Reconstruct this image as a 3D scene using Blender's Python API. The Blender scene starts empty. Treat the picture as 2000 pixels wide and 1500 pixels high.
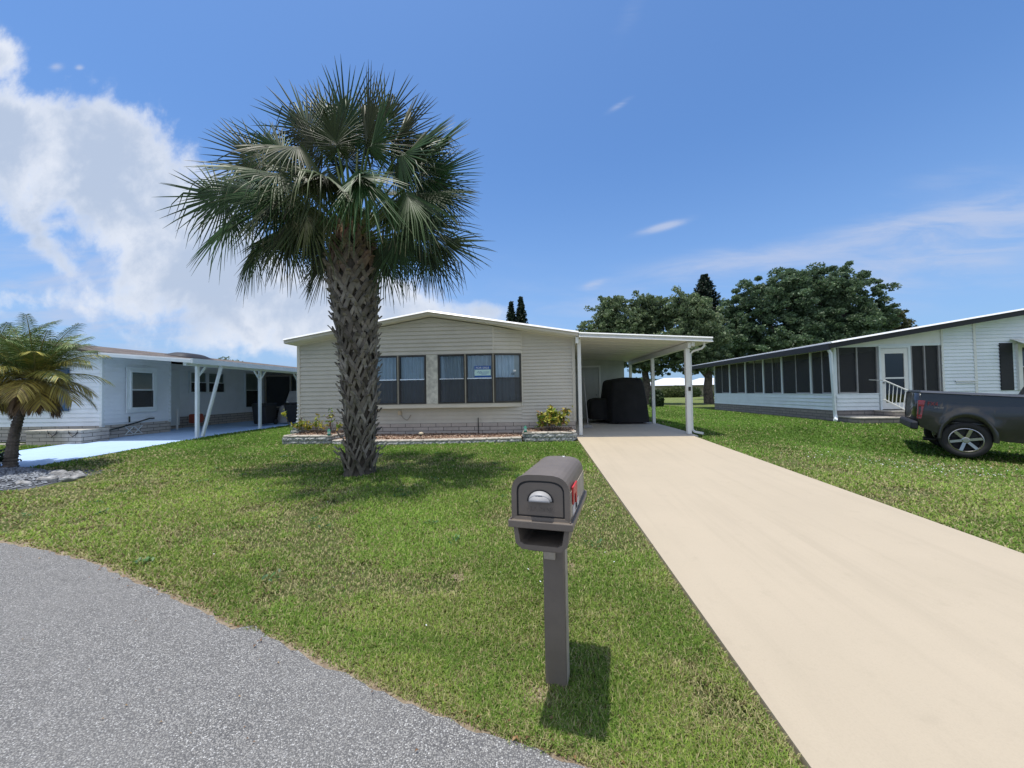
import bpy, math, random
import numpy as np
from mathutils import Vector, Matrix
R = math.radians
sc = bpy.context.scene
random.seed(7); rng = np.random.default_rng(11)

# ------------------------------------------------------------------ camera
YAW, PITCH, ROLL, ZC = math.atan(46/751), math.atan(17/751), 0.0175, 1.5
cam = bpy.data.objects.new("camera", bpy.data.cameras.new("camera"))
sc.collection.objects.link(cam); sc.camera = cam
cam.data.sensor_width = 36; cam.data.lens = 36*751/2000
cam.data.clip_start = 0.05; cam.data.clip_end = 3000
def _rot(u, v):
    c, s = math.cos(ROLL), math.sin(ROLL)
    r, t = u*c+v*s, -u*s+v*c
    return r, t
def _w(r, f, t):
    cp, sp = math.cos(PITCH), math.sin(PITCH)
    f2, z = f*cp-t*sp, f*sp+t*cp
    cy, sy = math.cos(YAW), math.sin(YAW)
    return Vector((r*cy-f2*sy, r*sy+f2*cy, z))
r_, t_ = _rot(1, 0); RX = _w(r_, 0, t_)
r_, t_ = _rot(0, 1); UP = _w(r_, 0, t_)
FW = _w(0, 1, 0)
m = Matrix((RX, UP, -FW)).transposed().to_4x4(); m.translation = Vector((0, 0, ZC))
cam.matrix_world = m

# ------------------------------------------------------------------ world, sun, exposure
SUN_EL, SUN_AZ = R(82.3), R(-100)          # azimuth from +Y towards +X
SD = Vector((math.sin(SUN_AZ)*math.cos(SUN_EL), math.cos(SUN_AZ)*math.cos(SUN_EL), math.sin(SUN_EL)))
sun = bpy.data.objects.new("sun", bpy.data.lights.new("sun", 'SUN')); sc.collection.objects.link(sun)
sun.data.energy = 3.4; sun.data.angle = R(0.6); sun.data.color = (1.0, 0.955, 0.88)
sun.rotation_euler = SD.to_track_quat('Z', 'Y').to_euler()
sun.location = (0, 0, 30)
sc.view_settings.view_transform = 'Standard'; sc.view_settings.look = 'None'
sc.view_settings.exposure = 0.2; sc.view_settings.gamma = 1
sc.view_settings.use_curve_mapping = False
world = bpy.data.worlds.new("World"); sc.world = world; world.use_nodes = True
nt = world.node_tree; nt.nodes.clear()
class G:
    """tiny node helper"""
    def __init__(s, nt): s.nt = nt
    def n(s, t, **k):
        o = s.nt.nodes.new(t)
        for a, b in k.items(): setattr(o, a, b)
        return o
    def l(s, a, b): s.nt.links.new(a, b)
    def inp(s, sock, v):
        if hasattr(v, 'is_output') or hasattr(v, 'links'): s.l(v, sock)
        else: sock.default_value = v
    def math(s, op, a, b=0.0, c=None, clamp=False):
        o = s.n('ShaderNodeMath', operation=op); o.use_clamp = clamp
        s.inp(o.inputs[0], a); s.inp(o.inputs[1], b)
        if c is not None: s.inp(o.inputs[2], c)
        return o.outputs[0]
    def mix(s, f, a, b, bt='MIX'):
        o = s.n('ShaderNodeMix', data_type='RGBA', blend_type=bt)
        s.inp(o.inputs[0], f); s.inp(o.inputs[6], a if not isinstance(a, tuple) else (*a, 1)[:4]); s.inp(o.inputs[7], b if not isinstance(b, tuple) else (*b, 1)[:4])
        return o.outputs[2]
    def noise(s, vec, scale, detail=4, rough=.55, dist=0):
        o = s.n('ShaderNodeTexNoise'); s.l(vec, o.inputs['Vector'])
        o.inputs['Scale'].default_value = scale; o.inputs['Detail'].default_value = detail
        o.inputs['Roughness'].default_value = rough; o.inputs['Distortion'].default_value = dist
        return o.outputs[0]
    def ss(s, x, a, b, lo=0.0, hi=1.0):
        o = s.n('ShaderNodeMapRange', interpolation_type='SMOOTHSTEP')
        s.inp(o.inputs[0], x)
        for i, v in enumerate((a, b, lo, hi)): s.inp(o.inputs[i+1], v)
        return o.outputs[0]
g = G(nt)
sky = g.n('ShaderNodeTexSky', sky_type='NISHITA', sun_disc=False, sun_elevation=SUN_EL, sun_rotation=SUN_AZ)
sky.altitude = 0; sky.air_density = 1.0; sky.dust_density = 1.2; sky.ozone_density = 1.6
tc = g.n('ShaderNodeTexCoord'); vec = tc.outputs['Generated']
sp = g.n('ShaderNodeSeparateXYZ'); g.l(vec, sp.inputs[0])
yy = g.math('MAXIMUM', sp.outputs[1], 0.05)
U, V = g.math('DIVIDE', sp.outputs[0], yy), g.math('DIVIDE', sp.outputs[2], yy)
front = g.ss(sp.outputs[1], 0.06, 0.2)
C = [(-1.531,1.0,.08,.053,-20,.9),(-1.495,.787,.173,.08,-10,1),(-1.32,.747,.2,.1,-10,1),(-1.164,.65,.173,.107,-30,1),(-1.01,.54,.146,.12,-40,1),(-1.209,.55,.2,.08,-30,.8),(-.905,.392,.173,.107,-40,1),(-.758,.302,.24,.093,-25,1),(-.541,.239,.253,.08,-10,1),(-.331,.219,.16,.067,-15,.9),(-1.055,.341,.16,.08,-30,.9),(-1.428,.501,.08,.037,-55,.9),(-1.348,.41,.067,.027,-40,.8),(-1.161,.258,.146,.04,-10,.6),(-1.426,.281,.12,.04,0,.45),(-.125,.212,.08,.024,-5,.7),(-.831,.163,.266,.04,0,.5),(-1.526,.669,.2,.146,0,1)]
W = [(.776,.364,.439,.035,12,.55),(1.134,.4,.346,.053,14,.6),(1.021,.507,.16,.033,12,.3),(.44,.326,.16,.027,8,.4),(1.072,.314,.24,.04,12,.5),(.334,.419,.06,.009,14,.9),(.232,.744,.033,.008,30,.5),(-1.354,.954,.019,.011,0,.8),(-1.283,.949,.012,.008,0,.7),(.156,.277,.027,.008,15,.6),(.264,.979,.08,.027,60,.2),(-.95,.20,.8,.15,0,.62),(-1.3,.42,.3,.22,0,.45),(.8,.22,.7,.07,5,.3)]
def blobs(L, sx=1.0):
    acc = None
    for (u, v, a, b, ang, st) in L:
        ca, sa = math.cos(R(ang)), math.sin(R(ang))
        du, dv = g.math('SUBTRACT', U, u), g.math('SUBTRACT', V, v)
        p = g.math('MULTIPLY_ADD', du, ca/a, g.math('MULTIPLY', dv, sa/a))
        q = g.math('MULTIPLY_ADD', du, -sa/b, g.math('MULTIPLY', dv, ca/b))
        d2 = g.math('ADD', g.math('MULTIPLY', p, p), g.math('MULTIPLY', q, q))
        e = g.math('MULTIPLY', g.math('EXPONENT', g.math('MULTIPLY', d2, -.7)), st)
        acc = e if acc is None else g.math('MAXIMUM', acc, e) if False else g.math('ADD', acc, g.math('MULTIPLY', e, g.math('SUBTRACT', 1.0, g.math('MULTIPLY', acc, .6))))
    return acc
cu = g.n('ShaderNodeCombineXYZ'); g.l(U, cu.inputs[0]); g.l(V, cu.inputs[1])
n1 = g.noise(cu.outputs[0], 5.5, 14, .60, .25)
n2 = g.noise(cu.outputs[0], 22, 10, .62)
bl_ = blobs(C)
dens = g.math('ADD', bl_, g.math('MULTIPLY', g.math('SUBTRACT', n1, .5), 2.3))
dens = g.math('ADD', dens, g.math('MULTIPLY', g.math('SUBTRACT', n2, .5), .55))
covC = g.math('MULTIPLY', g.math('MULTIPLY', g.ss(dens, .26, 1.0), g.ss(bl_, .04, .25)), front)
nb_ = g.noise(vec, 2.2, 8, .6, .3)      # unseen clouds added behind the camera to brighten the house front
back = g.math('MULTIPLY', g.ss(nb_, .40, .58), g.math('MULTIPLY', g.ss(g.math('MULTIPLY', sp.outputs[1], -1.0), -.02, .2), g.ss(sp.outputs[2], .02, .2)))
st = g.n('ShaderNodeMapping'); g.l(cu.outputs[0], st.inputs[0]); st.inputs['Rotation'].default_value = (0, 0, R(-13)); st.inputs['Scale'].default_value = (1, 5, 1)
n3 = g.noise(st.outputs[0], 3.2, 9, .62, .5)
dW = g.math('MULTIPLY', blobs(W), g.ss(n3, .25, .75, .25, 1.25))
covW = g.math('MULTIPLY', g.ss(dW, .03, .9, 0, .70), front)
# lit tops and greyer undersides: density sampled a little higher up decides how deep in the cloud we look
sh = g.noise(cu.outputs[0], 3.0, 6, .55, .3)
tone = g.ss(g.math('ADD', dens, g.math('MULTIPLY', g.math('SUBTRACT', sh, .5), -2.4)), .45, 1.5)
ccol = g.mix(tone, (6.0, 6.3, 6.9), (3.65, 4.3, 5.45))
tint = g.mix(g.ss(sp.outputs[2], .76, .97), (.68, .98, 1.30), (.9, .95, 1.0))
skc = g.mix(1.0, sky.outputs[0], tint, 'MULTIPLY')
hz = g.ss(sp.outputs[2], .0, .55, .6, 0.0)
skc = g.mix(hz, skc, (2.3, 3.6, 6.0))
c1 = g.mix(covW, skc, (4.0, 4.5, 5.8))
c2 = g.mix(g.math('MULTIPLY', covC, .93), c1, ccol)
c2 = g.mix(back, c2, (6.4, 6.5, 6.8))
bg = g.n('ShaderNodeBackground'); g.l(c2, bg.inputs[0]); bg.inputs[1].default_value = 0.12
g.l(bg.outputs[0], g.n('ShaderNodeOutputWorld').inputs[0])

# ------------------------------------------------------------------ helpers
def tag(o, label=None, cat=None, group=None, kind=None):
    if label: o['label'] = label
    if cat: o['category'] = cat
    if group: o['group'] = group
    if kind: o['kind'] = kind
    return o
def thing(name, label, cat, loc=(0, 0, 0), rot=(0, 0, 0), group=None):
    o = bpy.data.objects.new(name, None); sc.collection.objects.link(o)
    o.empty_display_size = .1; o.location = loc; o.rotation_euler = rot
    return tag(o, label, cat, group)
def root_of(o):
    while o.parent: o = o.parent
    return o
I4 = Matrix.Identity(4)
def frame(p0, p1, z=0):
    """local x along the wall p0->p1, local y inwards, z up"""
    d = Vector((p1[0]-p0[0], p1[1]-p0[1], 0)).normalized(); q = Vector((-d.y, d.x, 0))
    M = Matrix(((d.x, q.x, 0, p0[0]), (d.y, q.y, 0, p0[1]), (0, 0, 1, z), (0, 0, 0, 1)))
    return M
class MB:
    def __init__(s, M=None): s.v = []; s.f = []; s.m = []; s.M = M or I4; s.mi = 0
    def add(s, vs, fs):
        b = len(s.v); s.v += [tuple(s.M @ Vector(p)) for p in vs]
        s.f += [tuple(b+i for i in f) for f in fs]; s.m += [s.mi]*len(fs); return s
    def box(s, x0, x1, y0, y1, z0, z1):
        vs = [(x, y, z) for z in (z0, z1) for y in (y0, y1) for x in (x0, x1)]
        return s.add(vs, [(0, 2, 3, 1), (4, 5, 7, 6), (0, 1, 5, 4), (2, 6, 7, 3), (0, 4, 6, 2), (1, 3, 7, 5)])
    def hexa(s, p):   # 8 points, bottom ring then top ring
        return s.add(p, [(3, 2, 1, 0), (4, 5, 6, 7), (0, 1, 5, 4), (1, 2, 6, 5), (2, 3, 7, 6), (3, 0, 4, 7)])
    def prism(s, pts, a, b, axis='y'):
        n = len(pts)
        f = {'y': lambda p, t: (p[0], t, p[1]), 'x': lambda p, t: (t, p[0], p[1]), 'z': lambda p, t: (p[0], p[1], t)}[axis]
        vs = [f(p, a) for p in pts]+[f(p, b) for p in pts]
        return s.add(vs, [tuple(range(n)), tuple(range(2*n-1, n-1, -1))]+[(i, i+n, (i+1) % n+n, (i+1) % n) for i in range(n)])
    def poly(s, pts): return s.add(pts, [tuple(range(len(pts)))])
    def tube(s, path, r, n=8, cap=True, sq=None):
        path = [Vector(p) for p in path]; rs = r if isinstance(r, (list, tuple)) else [r]*len(path)
        rings = []; prev = None
        for i, p in enumerate(path):
            t = (path[min(i+1, len(path)-1)]-path[max(i-1, 0)])
            t = t.normalized() if t.length > 0 else Vector((0, 0, 1))
            ref = prev if prev else (Vector((0, 0, 1)) if abs(t.z) < .9 else Vector((0, 1, 0)))
            a = (ref-t*ref.dot(t)); a = a.normalized() if a.length > 1e-5 else Vector((1, 0, 0)); prev = a
            b = t.cross(a)
            rings.append([p+(a*math.cos(2*math.pi*k/n+(math.pi/n))+b*math.sin(2*math.pi*k/n+(math.pi/n)))*rs[i] for k in range(n)])
        vs = [q for rr in rings for q in rr]; fs = []
        for i in range(len(path)-1):
            for k in range(n):
                fs.append((i*n+k, i*n+(k+1) % n, (i+1)*n+(k+1) % n, (i+1)*n+k))
        if cap: fs += [tuple(range(n-1, -1, -1)), tuple(range(len(vs)-n, len(vs)))]
        return s.add(vs, fs)
    def lathe(s, c, prof, n=24):
        vs = []; fs = []
        for (r, z) in prof: vs += [(c[0]+r*math.cos(2*math.pi*k/n), c[1]+r*math.sin(2*math.pi*k/n), c[2]+z) for k in range(n)]
        for i in range(len(prof)-1):
            for k in range(n): fs.append((i*n+k, i*n+(k+1) % n, (i+1)*n+(k+1) % n, (i+1)*n+k))
        fs += [tuple(range(n-1, -1, -1)), tuple(range(len(vs)-n, len(vs)))]
        return s.add(vs, fs)
    def build(s, name, mats, parent=None, smooth=False, local=False, col=None, bevel=0):
        if not isinstance(mats, (list, tuple)): mats = [mats]
        off = Vector((0, 0, 0))
        if parent and not local: off = root_of(parent).location
        me = bpy.data.meshes.new(name)
        me.from_pydata([(p[0]-off.x, p[1]-off.y, p[2]-off.z) for p in s.v], [], s.f)
        for mm in mats: me.materials.append(mm)
        if len(mats) > 1: me.polygons.foreach_set('material_index', s.m)
        if smooth: me.polygons.foreach_set('use_smooth', [True]*len(s.f))
        me.update()
        o = bpy.data.objects.new(name, me); sc.collection.objects.link(o)
        if parent: o.parent = parent
        if bevel:
            b = o.modifiers.new('bevel', 'BEVEL'); b.width = bevel; b.segments = 2; b.limit_method = 'ANGLE'; b.angle_limit = R(40)
        return o
def npmesh(name, V_, F_, mats, parent=None, smooth=False, cols=None):
    """numpy mesh: V (n,3), F list of (k,4|3) index arrays of one size"""
    me = bpy.data.meshes.new(name); V_ = np.asarray(V_, dtype=np.float32)
    if parent is not None: V_ = V_-np.array(root_of(parent).location, dtype=np.float32)
    F_ = np.asarray(F_, dtype=np.int32); k = F_.shape[1]
    me.vertices.add(len(V_)); me.vertices.foreach_set('co', V_.ravel())
    me.loops.add(F_.size); me.loops.foreach_set('vertex_index', F_.ravel())
    me.polygons.add(len(F_)); me.polygons.foreach_set('loop_start', np.arange(0, F_.size, k, dtype=np.int32))
    me.polygons.foreach_set('loop_total', np.full(len(F_), k, dtype=np.int32))
    if smooth: me.polygons.foreach_set('use_smooth', np.ones(len(F_), dtype=bool))
    for mm in (mats if isinstance(mats, (list, tuple)) else [mats]): me.materials.append(mm)
    if cols is not None:
        a = me.color_attributes.new('Col', 'FLOAT_COLOR', 'POINT')
        c4 = np.ones((len(V_), 4), dtype=np.float32); c4[:, :3] = cols; a.data.foreach_set('color', c4.ravel())
    me.update(calc_edges=True)
    o = bpy.data.objects.new(name, me); sc.collection.objects.link(o)
    if parent is not None: o.parent = parent
    return o

# ------------------------------------------------------------------ materials
def newmat(name):
    mt = bpy.data.materials.new(name); mt.use_nodes = True; mt.node_tree.nodes.clear()
    g = G(mt.node_tree); out = g.n('ShaderNodeOutputMaterial'); b = g.n('ShaderNodeBsdfPrincipled')
    g.l(b.outputs[0], out.inputs[0]); return mt, g, b, out
def coords(g, which='Object'):
    if which == 'World': return g.n('ShaderNodeNewGeometry').outputs['Position']
    return g.n('ShaderNodeTexCoord').outputs[which]
def bumpn(g, b, h, strength=.3, dist=.01):
    o = g.n('ShaderNodeBump'); o.inputs['Strength'].default_value = strength; o.inputs['Distance'].default_value = dist
    g.l(h, o.inputs['Height']); g.l(o.outputs[0], b.inputs['Normal'])
def plain(name, col, rough=.6, var=.12, scale=3, metal=0, bump=0, bscale=60, spec=.5, dirt=None, coat=0):
    mt, g, b, _ = newmat(name); v = coords(g)
    n = g.noise(v, scale, 6, .6)
    c2 = tuple(c*(1-var*1.6) for c in col); c3 = tuple(min(1, c*(1+var)) for c in col)
    base = g.mix(g.ss(n, .3, .7), c2, c3)
    if dirt:
        base = g.mix(g.math('MULTIPLY', g.ss(g.noise(v, scale*2.3, 8, .7), .5, .75), .6), base, dirt)
    g.l(base, b.inputs['Base Color']); b.inputs['Roughness'].default_value = rough
    b.inputs['Metallic'].default_value = metal; b.inputs['Specular IOR Level'].default_value = spec
    b.inputs['Coat Weight'].default_value = coat
    if bump: bumpn(g, b, g.noise(v, bscale, 4), bump, .004)
    return mt
def brickmat(name, c1, c2, mortar, bw, rh, ms=.01, bump=.5, rot=(R(90), 0, 0), rough=.9, noise_b=0.3, off=(0, 0, 0), msize=None):
    mt, g, b, _ = newmat(name); v = coords(g, 'World')
    mp = g.n('ShaderNodeMapping'); g.l(v, mp.inputs[0])
    mp.inputs['Location'].default_value = off
    # use (x+y, z) so that both wall directions show courses
    s = g.n('ShaderNodeSeparateXYZ'); g.l(mp.outputs[0], s.inputs[0]); cc = g.n('ShaderNodeCombineXYZ')
    g.l(g.math('ADD', s.outputs[0], s.outputs[1]), cc.inputs[0]); g.l(s.outputs[2], cc.inputs[1])
    t = g.n('ShaderNodeTexBrick'); g.l(cc.outputs[0], t.inputs[0])
    t.inputs['Color1'].default_value = (*c1, 1); t.inputs['Color2'].default_value = (*c2, 1); t.inputs['Mortar'].default_value = (*mortar, 1)
    t.inputs['Scale'].default_value = 1; t.inputs['Mortar Size'].default_value = ms; t.inputs['Mortar Smooth'].default_value = .15
    t.inputs['Brick Width'].default_value = bw; t.inputs['Row Height'].default_value = rh
    n = g.noise(v, 9, 8, .65)
    col = g.mix(g.ss(n, .3, .75, 0, .35), t.outputs[0], tuple(c*.55 for c in c1))
    g.l(col, b.inputs['Base Color']); b.inputs['Roughness'].default_value = rough
    h = g.math('ADD', g.math('MULTIPLY', t.outputs['Fac'], -1.0), g.math('MULTIPLY', g.noise(v, 45, 5), noise_b))
    bumpn(g, b, h, bump, .01)
    return mt
def attrmat(name, rough=.6, mult=1.0, spec=.4, trans=0.0, noise=0.0):
    mt, g, b, out = newmat(name)
    a = g.n('ShaderNodeAttribute'); a.attribute_name = 'Col'; c = a.outputs[0]
    if noise: c = g.mix(g.ss(g.noise(coords(g), 8, 4), .3, .7, 0, noise), c, (.01, .015, .01))
    g.l(c, b.inputs['Base Color']); b.inputs['Roughness'].default_value = rough; b.inputs['Specular IOR Level'].default_value = spec
    if trans:
        tr = g.n('ShaderNodeBsdfTranslucent'); g.l(c, tr.inputs[0]); mx = g.n('ShaderNodeMixShader'); mx.inputs[0].default_value = trans
        g.l(b.outputs[0], mx.inputs[1]); g.l(tr.outputs[0], mx.inputs[2]); g.l(mx.outputs[0], out.inputs[0])
    return mt
def glassmat(name, tint=(.8, .85, .9), refl=.12):
    mt, g, b, out = newmat(name)
    tr = g.n('ShaderNodeBsdfTransparent'); tr.inputs[0].default_value = (*tint, 1)
    gl = g.n('ShaderNodeBsdfGlossy'); gl.inputs['Roughness'].default_value = .02
    fr = g.n('ShaderNodeFresnel'); fr.inputs[0].default_value = 1.5
    f = g.math('ADD', fr.outputs[0], refl, clamp=True)
    mx = g.n('ShaderNodeMixShader'); g.l(f, mx.inputs[0]); g.l(tr.outputs[0], mx.inputs[1]); g.l(gl.outputs[0], mx.inputs[2]); g.l(mx.outputs[0], out.inputs[0])
    return mt
def screenmat(name, col=(.03, .033, .04), open_=.35):
    mt, g, b, out = newmat(name)
    tr = g.n('ShaderNodeBsdfTransparent'); mx = g.n('ShaderNodeMixShader')
    b.inputs['Base Color'].default_value = (*col, 1); b.inputs['Roughness'].default_value = .6
    mx.inputs[0].default_value = 1-open_; g.l(tr.outputs[0], mx.inputs[1]); g.l(b.outputs[0], mx.inputs[2]); g.l(mx.outputs[0], out.inputs[0])
    return mt
M = {}
M['siding'] = plain('beige vinyl siding', (.60, .57, .505), .55, .05, 1.2, bump=.15, bscale=25, dirt=(.5, .48, .42))
M['siding2'] = plain('beige side panel siding', (.61, .575, .51), .55, .04, 1.0, bump=.15, bscale=25)
M['trim'] = plain('beige aluminium trim', (.67, .63, .55), .45, .04, 2)
M['white'] = plain('white painted aluminium', (.78, .79, .78), .4, .03, 1.5, dirt=(.62, .62, .58))
M['soffit'] = plain('cream soffit pan', (.78, .76, .68), .5, .03, 1)
M['wsiding'] = plain('white vinyl siding', (.80, .86, .93), .5, .04, 1.2, dirt=(.72, .77, .82))
M['bwhite'] = plain('bluish white paint', (.74, .81, .85), .45, .04, 2)
M['stucco'] = plain('weathered grey panel', (.62, .61, .55), .9, .18, 6, bump=.5, bscale=40, dirt=(.25, .25, .23))
M['bronze'] = plain('dark bronze window frame', (.045, .04, .035), .4, .1, 4)
M['brass'] = plain('pale mullion strip', (.38, .35, .28), .4, .08, 4)
M['chrome'] = plain('bright metal rail', (.8, .82, .85), .25, .03, 3, metal=.6)
M['darkred'] = plain('dull red decal', (.20, .015, .015), .5, .05, 8)
M['blind'] = plain('grey green window blind', (.34, .38, .36), .8, .06, 3)
M['shedwall'] = plain('white shed panel greyed for shade', (.52, .54, .53), .7, .06, 2)  # white panel greyed, the carport's inner shade put into its colour
M['black'] = plain('black plastic', (.015, .015, .017), .5, .15, 4)
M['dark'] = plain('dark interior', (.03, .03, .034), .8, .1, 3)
M['curtain'] = plain('pale blue curtain cloth', (.78, .84, .90), .9, .05, 5)
M['pane'] = glassmat('window glass', (.78, .86, .92), .06)
M['panedark'] = glassmat('window glass dim', (.22, .25, .3), .03)
M['insect'] = screenmat('insect screen', (.05, .052, .06), .35)
M['porchscreen'] = screenmat('porch screen', (.022, .024, .03), .25)
M['skirt'] = brickmat('pinkish skirting brick', (.52, .47, .43), (.58, .52, .47), (.12, .11, .10), .42, .103, .008, off=(0, 0, -.30))
M['skirtgrey'] = brickmat('grey skirting brick', (.24, .22, .21), (.31, .28, .26), (.10, .10, .10), .42, .103, .01, off=(0, 0, -.06))
M['skirtdim'] = brickmat('dull skirting brick', (.46, .43, .40), (.52, .48, .44), (.13, .13, .12), .42, .103, .01, off=(0, 0, -.06))
M['block'] = plain('split face grey block', (.40, .41, .40), .95, .35, 22, bump=.9, bscale=90, dirt=(.16, .17, .16))
M['cap'] = plain('pale cap stone', (.52, .48, .42), .9, .15, 12, bump=.5, bscale=60)  # cap colour paler and warmer than the block
M['shingle'] = brickmat('brown shingles', (.11, .085, .075), (.24, .20, .17), (.08, .07, .06), .3, .03, .004)
M['shutter'] = plain('blue shutter', (.03, .09, .2), .5, .1, 6)
M['navy'] = plain('black blue gutter', (.012, .014, .022), .6, .1, 3)
M['metalroof'] = plain('white metal roof', (.85, .86, .88), .35, .03, 2)
M['farwall'] = plain('tan stucco', (.34, .31, .27), .9, .08, .8)
M['mail'] = plain('mocha mailbox plastic', (.165, .138, .115), .5, .06, 9, bump=.12, bscale=150)
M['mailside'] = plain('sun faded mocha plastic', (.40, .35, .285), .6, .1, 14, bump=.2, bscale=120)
M['silver'] = plain('silver plastic', (.40, .40, .41), .5, .04, 8)
M['red'] = plain('red flag plastic', (.55, .03, .03), .45, .12, 14)
M['plate'] = plain('pale number plate', (.55, .56, .6), .4, .08, 30)
M['cover'] = plain('black vehicle cover cloth', (.012, .012, .014), .85, .2, 3, bump=.5, bscale=14)
M['tyre'] = plain('tyre rubber', (.02, .02, .022), .8, .15, 10)
M['truck'] = plain('dark grey metallic paint', (.026, .027, .028), .34, .05, 2, metal=.3, coat=.6)
M['tonneau'] = plain('tonneau vinyl', (.05, .06, .08), .35, .1, 3)
M['redlight'] = plain('red tail lamp', (.22, .01, .012), .15, .1, 9, coat=1)
M['rim'] = plain('machined alloy', (.45, .45, .46), .3, .03, 5, metal=1)
M['orange'] = plain('orange plastic', (.42, .09, .05), .5, .1, 8)
M['green'] = plain('green lantern plastic', (.04, .25, .16), .4, .1, 20)
M['lantern'] = plain('lantern lens', (.55, .8, .75), .2, .05, 20)
M['tan'] = plain('tan lamp top', (.6, .5, .36), .5, .05, 20)
M['hose'] = plain('dark green hose', (.02, .03, .025), .5, .1, 10)
M['bluesign'] = plain('blue sign print', (.02, .1, .38), .4, .03, 10)
M['signpale'] = plain('pale sign print', (.55, .78, .78), .4, .03, 10)
M['signwhite'] = plain('white lettering', (.85, .88, .92), .5, .01, 10)
M['rock'] = plain('pale edging rock', (.36, .36, .36), .95, .35, 9, bump=1.0, bscale=30, dirt=(.3, .3, .3))
M['wood'] = plain('grey brown bark', (.12, .10, .085), .95, .35, 6, bump=.9, bscale=22)
M['skylight'] = plain('smoky skylight dome', (.03, .028, .03), .55, .1, 4)
M['grey'] = plain('grey plastic', (.3, .3, .31), .6, .1, 6)
M['leaf'] = attrmat('leaf', .5, spec=.4, trans=.3)
M['frond'] = attrmat('palm frond', .48, spec=.28, trans=.05)
M['blade'] = attrmat('grass blade', .6, spec=.25, trans=.42)
M['trunkcol'] = attrmat('palm boot', .9, spec=.2, noise=.45)

def text(name, body, size, mat, parent, loc, rot, depth=.001, local=True, sx=1.0):
    cu = bpy.data.curves.new(name, 'FONT'); cu.body = body; cu.size = size; cu.extrude = depth
    cu.align_x = 'CENTER'; cu.align_y = 'CENTER'
    ob = bpy.data.objects.new('tmp', cu); sc.collection.objects.link(ob)
    dg = bpy.context.evaluated_depsgraph_get(); me = bpy.data.meshes.new_from_object(ob.evaluated_get(dg)); bpy.data.objects.remove(ob)
    me.materials.clear(); me.materials.append(mat)
    T = Matrix.Translation(loc) @ rot.to_4x4() @ Matrix.Diagonal((sx, 1, 1, 1))
    if not local: T = Matrix.Translation(-Vector(root_of(parent).location)) @ T
    me.transform(T)
    o = bpy.data.objects.new(name, me); sc.collection.objects.link(o); o.parent = parent; return o
# ------------------------------------------------------------------ terrain
def sm(t): t = np.clip(t, 0, 1); return t*t*(3-2*t)
def gz(x, y):
    x = np.asarray(x, float); y = np.asarray(y, float)
    z = .0333*np.clip(y, -8, 11)
    z = z-(.32*sm((x-4.3)/4.2)+.05*np.clip(x-9, 0, 4))*sm((y-1)/4)*(1-sm((y-9)/3.6))
    return z
def G0(x, y): return float(gz(x, y))
def hsh(ix, iy, s):
    h = np.sin(ix*127.1+iy*311.7+s*74.7)*43758.5453; return h-np.floor(h)
def vnoise(x, y, s=0):
    ix, iy = np.floor(x), np.floor(y); fx, fy = x-ix, y-iy; fx, fy = fx*fx*(3-2*fx), fy*fy*(3-2*fy)
    a, b, c, d = hsh(ix, iy, s), hsh(ix+1, iy, s), hsh(ix, iy+1, s), hsh(ix+1, iy+1, s)
    return (a*(1-fx)+b*fx)*(1-fy)+(c*(1-fx)+d*fx)*fy
def fbm(x, y, s=0, o=4):
    t = 0; a = .5
    for k in range(o): t = t+a*vnoise(x*2**k, y*2**k, s+k); a *= .5
    return t/(1-.5**o)
EX = np.array([-5.27,-4.53,-3.82,-2.82,-2.19,-1.92,-1.7,-1.44,-.91,-.48,-.12,.14]); EY = np.array([3.49,3.3,3.1,2.69,2.43,2.3,2.24,2.14,1.9,1.73,1.6,1.53])
def yedge(x):
    x = np.asarray(x, float)
    circ = np.sqrt(np.maximum(23.35**2-(x+10.7)**2, .01))-19.5
    c0 = float(np.sqrt(23.35**2-5.43**2)-19.5); c1 = float(np.sqrt(23.35**2-10.84**2)-19.5)
    y = np.interp(x, EX, EY)
    y = np.where(x < EX[0], circ-c0+3.49, y); y = np.where(x > EX[-1], circ-c1+1.53, y)
    return np.maximum(y, -8)
def gridmesh(name, xs, ys, zoff, mat, mask=None, cols=None, disp=None):
    X, Y = np.meshgrid(xs, ys); Z = gz(X, Y)+zoff
    if disp is not None: Z = Z+disp(X, Y)
    nx, ny = len(xs), len(ys); idx = np.arange(nx*ny).reshape(ny, nx)
    F_ = np.stack([idx[:-1, :-1], idx[:-1, 1:], idx[1:, 1:], idx[1:, :-1]], -1).reshape(-1, 4)
    return npmesh(name, np.stack([X, Y, Z], -1).reshape(-1, 3), F_, mat, smooth=True)
def dryness(x, y):
    n = fbm(x*.7, y*1.0, 3)*.6+fbm(x*2.6, y*2.9, 9)*.4
    d = sm((n-.46)/.16)
    d = d*(.25+.75*(1-sm((y-5.5)/4)))+.12*(1-sm((y-6)/5))           # greener by the house, thinner near the road
    ed = np.exp(-np.maximum(y-yedge(x), 0)/.13)
    ed = np.maximum(ed, .75*np.exp(-np.abs(x-.98)/.05)*(y < 10)); ed = np.maximum(ed, .6*np.exp(-np.abs(x-3.95)/.05)*(y < 10))
    d = np.maximum(d, ed)
    d = np.where(x > 4, np.clip(d*.9+.15*(y < 9), 0, 1), d)
    d = np.maximum(d, .9*np.exp(-((x+.02)**2+(y-1.86)**2)/.02)); d = np.maximum(d, .8*np.exp(-((x-.22)**2+(y-3.1)**2)/.03))
    return np.clip(d, 0, 1)

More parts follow.
